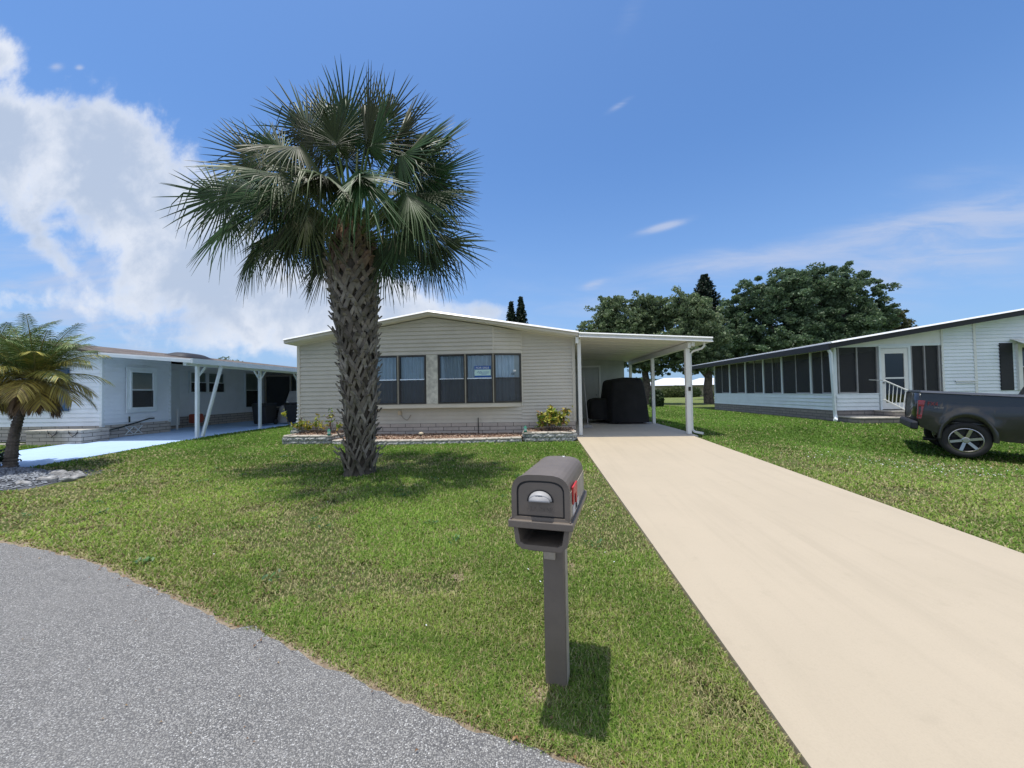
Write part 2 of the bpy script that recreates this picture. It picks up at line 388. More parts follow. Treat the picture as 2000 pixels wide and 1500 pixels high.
# ground sheet under everything, reaching the horizon
mt, g, b, _ = newmat('lawn soil and thatch'); v = coords(g, 'World')
n1 = g.noise(v, .9, 6, .6); n2 = g.noise(v, 30, 6, .7); n3 = g.noise(v, 160, 3, .7); n4 = g.noise(v, 5, 5, .65)
c = g.mix(g.ss(n1, .35, .65), (.13, .19, .045), (.19, .24, .08))
c = g.mix(g.ss(n4, .4, .7), c, (.24, .25, .11)); c = g.mix(g.ss(n2, .5, .75), c, (.09, .12, .04)); c = g.mix(g.ss(n3, .55, .8), c, (.32, .33, .16))
g.l(c, b.inputs['Base Color']); b.inputs['Roughness'].default_value = .95; b.inputs['Specular IOR Level'].default_value = .1
bumpn(g, b, g.math('ADD', n2, n3), 1.0, .03); M['lawn'] = mt
far = [-900, -300, -120, -70, -45]; xs = np.array(far+list(np.arange(-32, 32.1, .5))+[45, 70, 120, 300, 900]); ys = np.array([-60, -30, -15]+list(np.arange(-8, 30, .5))+[32, 40, 50, 70, 100, 150, 300, 1000])
tag(gridmesh('lawn', xs, ys, 0, M['lawn'], disp=lambda X, Y: np.where(Y < 14, -.02, 0)), kind='structure')

# asphalt cul-de-sac
mt, g, b, _ = newmat('worn asphalt with pale stones'); v = coords(g, 'World')
vo = g.n('ShaderNodeTexVoronoi'); g.l(v, vo.inputs['Vector']); vo.inputs['Scale'].default_value = 150; vo.inputs['Randomness'].default_value = 1
vc = g.n('ShaderNodeSeparateColor'); g.l(vo.outputs['Color'], vc.inputs[0])
stone = g.ss(vc.outputs[0], .15, .95); big = g.noise(v, 1.3, 6, .6); mid = g.noise(v, 14, 5, .6); fine = g.noise(v, 70, 3, .7)
c = g.mix(stone, (.24, .236, .225), (.47, .46, .435)); c = g.mix(g.ss(vc.outputs[1], .90, .97), c, (.72, .72, .70))
c = g.mix(g.ss(vo.outputs['Distance'], .25, .7, 0, .8), c, (.07, .07, .075))
c = g.mix(g.ss(fine, .45, .7, 0, .35), c, (.14, .14, .145)); c = g.mix(g.ss(big, .35, .7, 0, .3), c, (.25, .245, .235)); c = g.mix(g.ss(mid, .55, .8, 0, .3), c, (.48, .47, .46))
g.l(c, b.inputs['Base Color']); b.inputs['Roughness'].default_value = .85
bumpn(g, b, g.math('SUBTRACT', g.math('MULTIPLY', vc.outputs[0], .6), vo.outputs['Distance']), .8, .006); M['asphalt'] = mt
xs = np.concatenate([np.arange(-40, -8, 1), np.arange(-8, 4, .04), np.arange(4, 16, .5)]); rows = 30
X = np.repeat(xs[None], rows, 0); ye = yedge(xs)+.03*(fbm(xs*5, xs*0, 4)-.5)+.035*(vnoise(xs*17, xs*0+3, 8)-.5)
ye = ye + .06*np.exp(-((xs+1.75)/.08)**2)
T = np.linspace(0, 1, rows)[:, None]; Y = ye[None]-(ye[None]+24)*T**2.2
Z = gz(X, Y)+.006; idx = np.arange(X.size).reshape(X.shape)
F_ = np.stack([idx[:-1, :-1], idx[1:, :-1], idx[1:, 1:], idx[:-1, 1:]], -1).reshape(-1, 4)
tag(npmesh('road', np.stack([X, Y, Z], -1).reshape(-1, 3), F_, M['asphalt']), kind='structure')

# driveways
def concrete(name, col, col2, rough=.85):
    mt, g, b, _ = newmat(name); v = coords(g, 'World')
    n1 = g.noise(v, .8, 6, .6); n2 = g.noise(v, 6, 6, .7); n3 = g.noise(v, 120, 3, .7)
    mp = g.n('ShaderNodeMapping'); g.l(v, mp.inputs[0]); mp.inputs['Scale'].default_value = (3.5, .25, 1); n4 = g.noise(mp.outputs[0], 1.5, 5, .6)
    c = g.mix(g.ss(n1, .3, .7), col, col2); c = g.mix(g.ss(n2, .55, .8, 0, .25), c, tuple(k*.66 for k in col)); c = g.mix(g.ss(n4, .45, .75, 0, .32), c, tuple(k*.8 for k in col)); c = g.mix(g.ss(n3, .4, .75, 0, .22), c, tuple(k*.7 for k in col2))
    g.l(c, b.inputs['Base Color']); b.inputs['Roughness'].default_value = rough; bumpn(g, b, n3, .25, .003); return mt
M['drive'] = concrete('cream painted concrete', (.475, .405, .302), (.505, .43, .322))
M['slab'] = concrete('greyer carport slab', (.52, .49, .44), (.56, .52, .46))
M['bluedrive'] = concrete('pale blue painted concrete', (.42, .58, .82), (.46, .63, .87))
def slab(name, x0, x1, y0f, y1, mat, th=.03, step=.4):
    mb = MB(); xs = np.linspace(x0, x1, 8); n = max(2, int((y1-float(min(y0f(x0), y0f(x1))))/step)); P = []
    for j in range(n+1):
        for x in xs:
            ya = float(y0f(x)); y = ya+(y1-ya)*j/n; P.append((x, y, G0(min(x, 4.3), y)+th))
    nx = len(xs); fs = [(j*nx+i, j*nx+i+1, (j+1)*nx+i+1, (j+1)*nx+i) for j in range(n) for i in range(nx-1)]
    ring = [i for i in range(nx)]+[j*nx+nx-1 for j in range(1, n+1)]+[n*nx+i for i in range(nx-2, -1, -1)]+[j*nx for j in range(n-1, 0, -1)]
    base = len(P); P += [(P[i][0], P[i][1], P[i][2]-.12) for i in ring]
    fs += [(ring[k], base+k, base+(k+1) % len(ring), ring[(k+1) % len(ring)]) for k in range(len(ring))]
    mb.add(P, fs); return mb.build(name, mat)
tag(slab('driveway', 1.01, 3.91, lambda x: yedge(x)-.0, 9.86, M['drive'], .016), kind='structure')
tag(slab('carport_slab', 1.03, 4.02, lambda x: 9.866, 16.2, M['slab'], .022), kind='structure')
tag(slab('neighbour_driveway', -12.55, -9.65, lambda x: yedge(x), 10.05, M['bluedrive'], .02), kind='structure')
tag(slab('neighbour_carport_slab', -13.6, -9.62, lambda x: 10.056, 18.0, M['bluedrive'], .02), kind='structure')

# bare sandy soil showing along the pavement edges and round the mailbox post
mt, g, b, _ = newmat('sandy soil and dead thatch'); v = coords(g, 'World'); n1 = g.noise(v, 25, 6, .7); n2 = g.noise(v, 110, 4, .7)
c = g.mix(g.ss(n1, .3, .7), (.20, .145, .095), (.36, .30, .22)); c = g.mix(g.ss(n2, .5, .75), c, (.50, .40, .27)); g.l(c, b.inputs['Base Color']); b.inputs['Roughness'].default_value = 1; bumpn(g, b, n2, .8, .01); M['soil'] = mt
xs = np.arange(-8, 1.0, .04); ye = yedge(xs); w_ = .05+.14*fbm(xs*2.2, xs*0+1, 12)**1.5; rowsv = [np.stack([xs, ye-.03+t*(w_+.03), gz(xs, ye+t*w_)+.002-.004*t], -1) for t in (0, .5, 1)]
nx = len(xs); idx = np.arange(3*nx).reshape(3, nx); F_ = np.stack([idx[:-1, :-1], idx[:-1, 1:], idx[1:, 1:], idx[1:, :-1]], -1).reshape(-1, 4)
tag(npmesh('soil_edge', np.concatenate(rowsv), F_, M['soil']), kind='structure')
mb = MB()
for (cx, cy, rx_, ry_) in ((.0, 1.84, .17, .13), (.24, 3.1, .16, .07), (-.55, 2.95, .13, .06)):
    mb.add([(cx+rx_*math.cos(a*.262)*(1+.25*math.sin(a*1.9)), cy+ry_*math.sin(a*.262)*(1+.25*math.cos(a*2.3)), G0(cx, cy+ry_*math.sin(a*.262))+.001) for a in range(24)], [tuple(range(24))])
tag(mb.build('soil_patch', M['soil']), kind='structure')

# ------------------------------------------------------------------ grass blades
def clear_of(x, y, mg=0.0):
    ok = (y > yedge(x)+.015) & ~((x > .99-mg) & (x < 3.93+mg) & (y < 16.2)) & ~((x > -12.57) & (x < -9.63) & (y < 18))
    ok &= ~((x > -6.4) & (x < 1.02) & (y > 9.16)) & ~((x > .9) & (x < 4.1) & (y > 9.6) & (y < 16.3))
    ok &= ~((x+3.0)**2+(y-6.2)**2 < .07) & ~((x < -12) & (y > 9.4)) & ~((x > 9.7) & (y > 13.0)) & ~((x+10.1)**2/7.0+(y-5.75)**2/.95 < 1)
    ok &= ~((np.abs(x+8) < 12) & (y > 18) & (x < 1)) & ~((x > 9.6) & (x < 11.5) & (y > 12.3))
    return ok
def near_house(x, y): return (x > -6.4) & (x < 1.02)
N = 1050000; dmin, dmax = 1.45, 30.0
d = dmin*(dmax/dmin)**(rng.random(N)**1.06); th = (rng.random(N)-.5)*R(118)+YAW*-1*-1
x = d*np.sin(-th)*1.0; y = d*np.cos(th)
x = x-0.0; keep = clear_of(x, y); x, y, d = x[keep], y[keep], d[keep]
dry = dryness(x, y); thin = rng.random(len(x)) < (1-.70*sm((dry-.50)/.45)); x, y, d, dry = x[thin], y[thin], d[thin], dry[thin]
n = len(x); ln = (.028+.030*rng.random(n))*(1-.35*dry)*np.clip((d/4)**.25, .9, 1.4); wd = .0023*np.maximum(1, d/2.1)*(.7+.6*rng.random(n))
az = rng.random(n)*2*math.pi; tilt = R(20)+R(58)*rng.random(n)**.8
dx, dy = np.cos(az), np.sin(az); px, py = -dy, dx; z0 = gz(x, y)-.004-.02*(y < 14)*0
P0 = np.stack([x-px*wd, y-py*wd, z0], -1); P1 = np.stack([x+px*wd, y+py*wd, z0], -1)
m1 = ln*.55; mx, my, mz = x+dx*m1*np.sin(tilt*.6), y+dy*m1*np.sin(tilt*.6), z0+m1*np.cos(tilt*.6)
P2 = np.stack([mx+px*wd*.8, my+py*wd*.8, mz], -1); P3 = np.stack([mx-px*wd*.8, my-py*wd*.8, mz], -1)
t2 = tilt*1.35; P4 = np.stack([mx+dx*ln*.5*np.sin(t2), my+dy*ln*.5*np.sin(t2), mz+ln*.5*np.cos(t2)], -1)
V_ = np.stack([P0, P1, P2, P3, P4], 1).reshape(-1, 3); b0 = np.arange(n)*5
F_ = np.concatenate([np.stack([b0, b0+1, b0+2], -1), np.stack([b0, b0+2, b0+3], -1), np.stack([b0+3, b0+2, b0+4], -1)])
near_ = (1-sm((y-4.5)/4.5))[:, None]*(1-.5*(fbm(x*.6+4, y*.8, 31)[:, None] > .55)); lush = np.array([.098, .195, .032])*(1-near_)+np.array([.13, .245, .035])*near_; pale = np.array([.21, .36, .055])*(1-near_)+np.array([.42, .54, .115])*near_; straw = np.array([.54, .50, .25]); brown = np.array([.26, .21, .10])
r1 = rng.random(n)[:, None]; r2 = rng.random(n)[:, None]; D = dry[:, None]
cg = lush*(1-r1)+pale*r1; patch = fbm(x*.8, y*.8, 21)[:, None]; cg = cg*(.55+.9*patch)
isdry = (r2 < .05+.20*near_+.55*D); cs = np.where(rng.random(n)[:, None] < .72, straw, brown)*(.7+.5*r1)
cb = np.where(isdry, cs, cg); CC = np.repeat(cb[:, None], 5, 1); CC[:, 0:2] *= .74; CC[:, 4] *= 1.12  # shade of the gaps painted into darker blade bases; tips lightened
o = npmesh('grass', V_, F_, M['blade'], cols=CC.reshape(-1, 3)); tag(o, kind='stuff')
tag(o, 'short patchy green lawn grass with straw coloured tufts', 'grass')
# small white clippings on the lawn by the truck
mb = MB()
for k in range(260):
    cx = 5.6+random.gauss(0, 1.0)+random.random()*2; cy = 7.3+random.gauss(0, .45)
    if not (4.2 < cx < 9): continue
    z = G0(cx, cy)+.035; a = random.random()*6.28; s = .006+.007*random.random()
    mb.add([(cx+s*math.cos(a+q), cy+s*math.sin(a+q), z+random.uniform(-.006, .01)) for q in (0, 1.9, 3.6)], [(0, 1, 2)])
for k in range(40):
    cx, cy = random.uniform(-4, .8), random.uniform(2.3, 6.5)
    z = G0(cx, cy)+.03; a = random.random()*6.28; s = .004+.004*random.random()
    mb.add([(cx+s*math.cos(a+q), cy+s*math.sin(a+q), z+random.uniform(-.004, .006)) for q in (0, 1.9, 3.6)], [(0, 1, 2)])
tag(mb.build('clover_flowers', M['signwhite']), 'tiny white flowers and petals scattered in the lawn', 'flowers', kind='stuff')

# broad leaved weeds and fallen leaves
def scatter_leaves(name, label, pts, pal, size, kindlab):
    V_ = []; F_ = []; K_ = []
    for (x_, y_, z_, a, l, up) in pts:
        d = Vector((math.cos(a), math.sin(a), up)).normalized(); q = Vector((-math.sin(a), math.cos(a), 0)); p = Vector((x_, y_, z_)); w = l*.26; c = random.choice(pal); k = random.uniform(.7, 1.2); b_ = len(V_)
        V_ += [p, p+d*l*.5+q*w+Vector((0, 0, .006)), p+d*l, p+d*l*.5-q*w+Vector((0, 0, .006))]; F_.append((b_, b_+1, b_+2, b_+3)); K_ += [tuple(v*k for v in c)]*4
    return tag(npmesh(name, np.array([tuple(v) for v in V_]), np.array(F_), M['leaf'], cols=np.array(K_)), label, kindlab, kind='stuff')
P = []
for k in range(55):
    cx, cy = random.uniform(-6, .8), random.uniform(2.2, 8)
    if not bool(clear_of(np.array([cx]), np.array([cy]))[0]): continue
    for q in range(random.randint(8, 16)): P.append((cx+random.gauss(0, .04), cy+random.gauss(0, .035), G0(cx, cy)+.012+.02*random.random(), random.random()*6.28, random.uniform(.03, .055), random.uniform(.15, .7)))
scatter_leaves('lawn_weeds', 'small broad leaved weed clumps dotted through the lawn', P, [(.05, .14, .04), (.09, .2, .05)], .04, 'weeds')
P = []
for k in range(120):
    cx = random.uniform(-5, .8); cy = float(yedge(cx))+random.gauss(.02, .09); P.append((cx, cy, G0(cx, cy)+.014, random.random()*6.28, random.uniform(.012, .03), random.uniform(-.02, .15)))
for k in range(30):
    cx = random.uniform(-3.2, .2); cy = float(yedge(cx))-random.uniform(.1, .9); P.append((cx, cy, G0(cx, cy)+.010, random.random()*6.28, random.uniform(.008, .02), 0))
scatter_leaves('fallen_leaves', 'small dry brown leaves along the edge of the asphalt', P, [(.30, .16, .07), (.42, .28, .14), (.2, .11, .06)], .02, 'leaves')

# ------------------------------------------------------------------ wall helpers
def clipz(poly, f):
    """keep part of 2D poly where f(p)>=0"""
    out = []
    for i in range(len(poly)):
        a, b_ = poly[i], poly[(i+1) % len(poly)]; fa, fb = f(a), f(b_)
        if fa >= 0: out.append(a)
        if (fa >= 0) != (fb >= 0):
            t = fa/(fa-fb); out.append((a[0]+(b_[0]-a[0])*t, a[1]+(b_[1]-a[1])*t))
    return out
def lap(mb, x0, x1, z0, z1, tops=(), course=.1, depth=.025, lip=True):
    """lapped siding on local plane y=0, outward -y. tops: list of (xa,za,xb,zb) lines to stay below"""
    k = 0; z = z0
    while z < z1-1e-4:
        zt = min(z+course, z1); P = [(x0, z), (x1, z), (x1, zt), (x0, zt)]
        for (xa, za, xb, zb) in tops:
            P = clipz(P, lambda p: za+(zb-za)*(p[0]-xa)/(xb-xa)-p[1])
            if len(P) < 3: break
        if len(P) >= 3:
            off = lambda q: -depth*(1-(q-z)/course)
            mb.add([(p[0], off(p[1]), p[1]) for p in P], [tuple(range(len(P)))])
            bb = [p[0] for p in P if abs(p[1]-z) < 1e-6]
            if len(bb) >= 2:
                a, c_ = min(bb), max(bb); mb.add([(a, -depth, z), (c_, -depth, z), (c_, 0, z), (a, 0, z)], [(0, 3, 2, 1)])
        z = zt
def wall_slab(mb, x0, x1, z0, z1, tops=(), th=.12, y=.003):
    P = [(x0, z0), (x1, z0), (x1, z1), (x0, z1)]
    for (xa, za, xb, zb) in tops: P = clipz(P, lambda p: za+(zb-za)*(p[0]-xa)/(xb-xa)-p[1])
    if len(P) >= 3: mb.prism(P, y, y+th)
def window(parent, F, w, z0, z1, lower=True, frame_mat='bronze', rail='chrome', glass='pane', blind=False, trim=.035, curtain=True, recess=.0, name='window', inner=.10, rz=None, screen='insect'):
    """double-hung window in frame F from local x 0..w"""
    zm = rz if rz else (z0+z1)/2
    mb = MB(F); t = trim
    mb.box(0, w, -.03, .05, z0, z0+t); mb.box(0, w, -.03, .05, z1-t, z1); mb.box(0, t, -.028, .05, z0+t, z1-t); mb.box(w-t, w, -.028, .05, z0+t, z1-t)
    wf = mb.build(name, M[frame_mat], parent)
    mb = MB(F); mb.box(t, w-t, -.02, .03, zm-.014, zm+.014); mb.build('meeting_rail', M[rail], wf)
    mb = MB(F); mb.poly([(t, .02, zm), (w-t, .02, zm), (w-t, .02, z1-t), (t, .02, z1-t)]); mb.poly([(t, .0, z0+t), (w-t, .0, z0+t), (w-t, .0, zm), (t, .0, zm)])
    mb.build('pane', M[glass], wf)
    if screen:
        mb = MB(F); mb.poly([(t, -.012, z0+t), (w-t, -.012, z0+t), (w-t, -.012, zm-.014), (t, -.012, zm-.014)]); mb.build('insect_screen', M[screen], wf)
    if blind:
        mb = MB(F); mb.poly([(t, .026, zm), (w-t, .026, zm), (w-t, .026, z1-t), (t, .026, z1-t)]); mb.build('blind', M['blind'], wf)
    if curtain:
        mb = MB(F); n = int(w*110); vs = []; ph = random.random()*6; a0 = 0
        for i in range(n+1):
            xx = t+(w-2*t)*i/n; a0 += random.uniform(.25, .75)
            yv = inner+.030*math.sin(a0+ph)+.012*math.sin(a0*.37)
            vs += [(xx, yv, z0+t), (xx, yv*.8+.02, z1-t)]
        mb.add(vs, [(2*i, 2*i+2, 2*i+3, 2*i+1) for i in range(n)])
        mb.build('curtain', M['curtain'], wf, smooth=True)
    return wf

# ------------------------------------------------------------------ the beige house
X0, X1, YF, YB = -6.57, 1.03, 10.3, 24.0
RX_, RZ, EL, ER, EZ = -2.75, 3.68, -6.70, 1.115, 3.03
house = thing('manufactured_house', 'beige single storey house with a low gable roof and bay windows behind the tall palm', 'house', (-2.75, 10.3, .33))
TOP = [(EL, EZ-.12, RX_, RZ-.12), (RX_, RZ-.12, ER, EZ-.12)]
def topl(dz=0): return [(EL, EZ-.12+dz, RX_, RZ-.12+dz), (RX_, RZ-.12+dz, ER, EZ-.12+dz)]
mb = MB(frame((0, YF), (1, YF)))
lap(mb, X0, -5.13, .71, 3.6, TOP, .115); 
mb.M = frame((0, YF), (1, YF)); lap(mb, -5.13, -.37, .71, 1.13, TOP, .105)
mb.build('front_siding', M['siding'], house)
mb = MB(frame((0, YF), (1, YF))); lap(mb, -.37, X1-.03, .71, 3.6, TOP, .088); mb.build('front_siding', M['siding2'], house)
# body behind the siding
mb = MB(frame((0, YF), (1, YF))); wall_slab(mb, X0, X1, .33, 3.7, topl(-.004), YB-YF, .004); mb.build('wall', M['siding'], house)
# side siding
mb = MB(frame((X1+.004, YF), (X1+.004, YB))); lap(mb, .02, 13.6, .71, 2.88, (), .105); mb.build('side_siding', M['siding'], house); mb = MB(frame((X0-.004, YB), (X0-.004, YF))); lap(mb, 0, 13.68, .71, 2.88, (), .105); mb.build('side_siding', M['siding'], house)
# bay: centre section and angled returns, from window sill to gable
YBAY = 10.05; BL, BR = -4.4, -1.10; OL, OR = -5.13, -.37; Z0, Z1 = 1.24, 2.555
mb = MB(frame((BL, YBAY), (BR, YBAY)))
TB = [(EL-BL, EZ-.12-.02, RX_-BL, RZ-.14), (RX_-BL, RZ-.14, ER-BL, EZ-.14)]
lap(mb, 0, BR-BL, Z1, 3.6, TB, .105)
d1 = frame((BR, YBAY), (OR, YF-.02)); L1 = math.hypot(OR-BR, YF-.02-YBAY)
def zt(xx): return EZ-.14+(RZ-EZ)*(ER-xx)/(ER-RX_)
mb.M = d1; lap(mb, 0, L1, Z1, 3.6, [(0, zt(BR), L1, zt(OR))], .105)
d0 = frame((OL, YF-.02), (BL, YBAY)); mb.M = d0; lap(mb, 0, L1, Z1, 3.6, [(0, zt(-5.5-OL+.0) if False else EZ-.14+(RZ-EZ)*(OL-EL)/(RX_-EL), L1, EZ-.14+(RZ-EZ)*(BL-EL)/(RX_-EL))], .105)
mb.build('bay_siding', M['siding'], house)
mb = MB()
def bayplan(o=0): return [(OL-o, YF-.001), (BL-o*.5, YBAY-o), (BR+o*.5, YBAY-o), (OR+o, YF-.001)]
mb.prism(bayplan(.012), 1.13, Z0, 'z'); mb.prism(bayplan(.016), Z1-.012, Z1+.006, 'z'); mb.build('bay_sill', M['trim'], house, bevel=.004)
mb = MB(); mb.box(BR-.018, BR+.018, YBAY-.02, YBAY+.01, Z1+.006, zt(BR)-.01); mb.box(OR-.004, OR+.026, YF-.04, YF, 1.12, zt(OR)-.01)
mb.build('bay_trim', M['trim'], house)
for (a_, b_) in ((X1-.05, X1+.03), (X0-.03, X0+.05)): mb = MB(); mb.box(a_, b_, YF-.028, YF+.05, .70, 2.9); mb.build('corner_trim', M['trim'], house)
mb = MB(); mb.box(-2.89, -2.58, YBAY-.022, YBAY+.04, Z0+.003, Z1-.015); mb.build('centre_panel', M['stucco'], house)
for (xa, xb) in ((BL, -3.65), (-3.65, -2.892), (-2.578, -1.84), (-1.84, BR)):
    F = frame((xa+.012, YBAY), (xb-.012, YBAY)); wf = window(house, F, xb-xa-.024, Z0+.004, Z1-.016, rz=1.895)
for xx in (-3.65, -1.84, BR): mb = MB(); mb.box(xx-.014, xx+.014, YBAY-.036, YBAY+.04, Z0+.004, Z1-.016); mb.build('mullion', M['brass'], house)
window(house, frame((BR+.02, YBAY+.006), (OR, YF-.02)), L1-.03, Z0+.004, Z1-.016, rail='bronze', rz=1.895, inner=.07)
window(house, frame((OL, YF-.02), (BL-.02, YBAY+.006)), L1-.03, Z0+.004, Z1-.016, rail='bronze', rz=1.895, inner=.07)
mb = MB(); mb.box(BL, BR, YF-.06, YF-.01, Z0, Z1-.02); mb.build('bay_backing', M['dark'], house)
# skirt
mb = MB(); mb.box(X0-.01, X1+.01, YF-.03, YB, .2, .712); mb.build('skirting', M['skirt'], house)
# roof
mb = MB(); RT = .06
def roofpoly(o): return [(EL+o, EZ-.045-.0), (RX_, RZ-.045), (ER-o, EZ-.045), (ER-o, EZ), (RX_, RZ), (EL+o, EZ)]
mb.prism([(EL, EZ-.02), (RX_, RZ-.02), (RX_, RZ+.012), (EL, EZ+.012)], 9.84, 24.4); mb.prism([(RX_, RZ-.02), (ER, EZ-.02), (ER, EZ+.012), (RX_, RZ+.012)], 9.84, 24.4)
mb.build('roof', M['metalroof'], house)
mb = MB()
for (xa_, za_, xb_, zb_) in ((EL, EZ, RX_, RZ), (RX_, RZ, ER, EZ)): mb.add([(xa_, 9.80, za_-.034), (xb_, 9.80, zb_-.034), (xb_, 9.838, zb_+.012), (xa_, 9.838, za_+.012), (xa_, 9.838, za_-.036), (xb_, 9.838, zb_-.036)], [(0, 1, 2, 3), (0, 4, 5, 1)])
mb.build('drip_edge', M['metalroof'], house)
mb = MB(); mb.prism([(EL+.003, EZ-.105), (RX_, RZ-.105), (RX_, RZ-.021), (EL+.003, EZ-.021)], 9.853, 9.885); mb.prism([(RX_, RZ-.105), (ER-.003, EZ-.105), (ER-.003, EZ-.021), (RX_, RZ-.021)], 9.853, 9.885)
mb.box(EL+.003, EL+.03, 9.886, 24.3, EZ-.115, EZ-.022); mb.build('fascia', M['trim'], house)
mb = MB(); mb.prism([(EL+.031, EZ-.118), (RX_, RZ-.118), (RX_, RZ-.1), (EL+.031, EZ-.1)], 9.89, YF+.1); mb.prism([(RX_, RZ-.118), (ER-.003, EZ-.118), (ER-.003, EZ-.1), (RX_, RZ-.1)], 9.89, YF+.1)
mb.build('soffit', M['soffit'], house)
# moulding under soffit
mb = MB(frame((0, YF), (1, YF))); mb.prism([(X0, EZ-.16+.022), (RX_, RZ-.16), (RX_, RZ-.122), (X0, EZ-.122+.022)], -.03, -.002); mb.prism([(RX_, RZ-.16), (X1, EZ-.16+.014), (X1, EZ-.122+.014), (RX_, RZ-.122)], -.03, -.002); mb.build('frieze_trim', M['trim'], house)
# outlet box and cable on the front
mb = MB(); mb.box(-3.74, -3.66, YF-.07, YF-.012, .95, 1.06); ob = mb.build('outlet_box', M['tan'], house)
mb = MB(); mb.tube([(-3.68, YF-.03, .96), (-3.6, YF-.05, .86), (-3.5, YF-.04, .80), (-3.42, YF-.05, .88), (-3.4, YF-.04, .95)], .008, 6); mb.build('cable', M['farwall'], ob)
# sign behind the glass
fs = thing('window_sign', 'blue and pale FOR SALE sign in the bay window glass', 'sign', (-1.385, YBAY-.001, 1.92))
mb = MB(); mb.box(-.215, .215, .006, .010, 0, .30); mb.build('board', M['signpale'], fs, local=True)
mb = MB(); mb.box(-.215, .215, .003, .0055, .205, .30); mb.box(-.215, .215, .003, .0055, 0, .045); mb.build('band', M['bluesign'], fs, local=True)
RX90 = Matrix.Rotation(R(90), 3, 'X')
text('lettering', 'FOR', .072, M['signwhite'], fs, (-.105, .001, .25), RX90, sx=1.15); text('lettering', 'SALE', .072, M['signwhite'], fs, (.085, .001, .25), RX90, sx=1.15)
mb = MB(); mb.tube([(-.14, .003, .12), (-.11, .003, .155), (-.08, .003, .13), (-.05, .003, .16), (-.02, .003, .12)], .006, 5); mb.build('emblem', M['bluesign'], fs, local=True)
for k, (a, b_) in enumerate(((.02, .17), (-.10, .16), (-.04, .1))):
    mb = MB(); mb.box(a, b_, .003, .005, .135-.03*k, .143-.03*k); mb.build('printed_line', M['bluesign'], fs, local=True)
ns = thing('house_number_decal', 'dark house number decal with pale sticker in the right bay window', 'decal', (-.62, 10.20, 1.98), (0, 0, math.atan2(YF-.02-YBAY, OR-BR)))
mb = MB(); mb.box(.03, .11, -.012, -.009, .085, .13); mb.build('sticker', M['signwhite'], ns, local=True)
text('lettering', '181', .085, M['navy'], ns, (.03, -.012, .02), RX90)

# ------------------------------------------------------------------ carport
cp = thing('carport', 'white flat roofed carport on slim posts attached to the beige house', 'carport', (2.7, 10, .33))
def czt(x): return 3.01-.21*(x-1.12)/3.3
mb = MB(); xa, xb = 1.122, 4.42
mb.prism([(xa, czt(xa)-.02), (xb, czt(xb)-.02), (xb, czt(xb)), (xa, czt(xa))], 9.82, 16.4)
mb.build('roof', M['white'], cp)
mb = MB()
for (dz0, dz1, yy_) in ((-.021, -.055, 9.835), (-.055, -.088, 9.85), (-.088, -.122, 9.84)):
    mb.prism([(xa, czt(xa)+dz1), (xb, czt(xb)+dz1), (xb, czt(xb)+dz0), (xa, czt(xa)+dz0)], yy_, 9.90)
mb.prism([(xb-.04, czt(xb)-.122), (xb-.001, czt(xb)-.122), (xb-.001, czt(xb)-.021), (xb-.04, czt(xb)-.021)], 9.901, 16.35)
mb.build('fascia', M['white'], cp)
mb = MB(); mb.add([(xa, 9.795, czt(xa)-.03), (xb, 9.795, czt(xb)-.03), (xb, 9.819, czt(xb)+.001), (xa, 9.819, czt(xa)+.001)], [(0, 1, 2, 3)]); mb.add([(xa, 9.79, czt(xa)-.122), (xb, 9.79, czt(xb)-.122), (xb, 9.834, czt(xb)-.075), (xa, 9.834, czt(xa)-.075)], [(0, 1, 2, 3)]); mb.build('drip_edge', M['white'], cp)
mb = MB()
for k in range(11):     # roof pans run across, ribs facing down
    x0_, x1_ = xa, xb-.042; y0_, y1_ = 9.902+k*.59, 9.902+(k+1)*.59-.004
    mb.prism([(x0_, czt(x0_)-.112), (x1_, czt(x1_)-.112), (x1_, czt(x1_)-.1), (x0_, czt(x0_)-.1)], y0_, y1_)
    mb.prism([(x0_, czt(x0_)-.120), (x1_, czt(x1_)-.120), (x1_, czt(x1_)-.113), (x0_, czt(x0_)-.113)], y1_-.02, y1_)
mb.build('ceiling_pan', M['soffit'], cp)
mb = MB(); mb.box(3.87, 3.95, 9.98, 16.3, 2.56, 2.705); mb.build('beam', M['white'], cp, bevel=.006)
mb = MB(); mb.box(3.955, 4.03, 9.94, 9.99, 2.60, 2.70); mb.build('beam_cap', M['white'], cp)
for (px_, py_, w_, zt_) in ((1.15, 10.12, .045, 2.88), (3.91, 10.16, .055, 2.56), (3.91, 13.1, .05, 2.56), (3.91, 16.1, .05, 2.56)):
    mb = MB(); mb.box(px_-w_, px_+w_, py_-w_, py_+w_, G0(px_, py_)+.03, zt_); mb.build('post', M['white'], cp, bevel=.008)
mb = MB(); zz = G0(4, 10.2)
pth = [(4.27, 9.98, 2.69), (4.27, 9.98, 2.60), (4.22, 9.99, 2.54), (4.06, 10.12, 2.49), (4.0, 10.17, 2.42), (4.0, 10.17, zz+.14), (4.05, 10.15, zz+.08), (4.2, 10.0, zz+.05)]
mb.tube(pth, [.032, .032, .032, .032, .034, .034, .034, .04], 4); mb.build('downspout', M['white'], cp)
mb = MB(); mb.tube([(3.93, 10.09, 1.47), (3.93, 10.085, 1.57)], .03, 8); mb.build('thermometer', M['dark'], cp)
mb = MB(); mb.box(1.045, 1.12, 9.9, 10.02, 2.74, 2.90); mb.build('beam_cap', M['white'], cp)
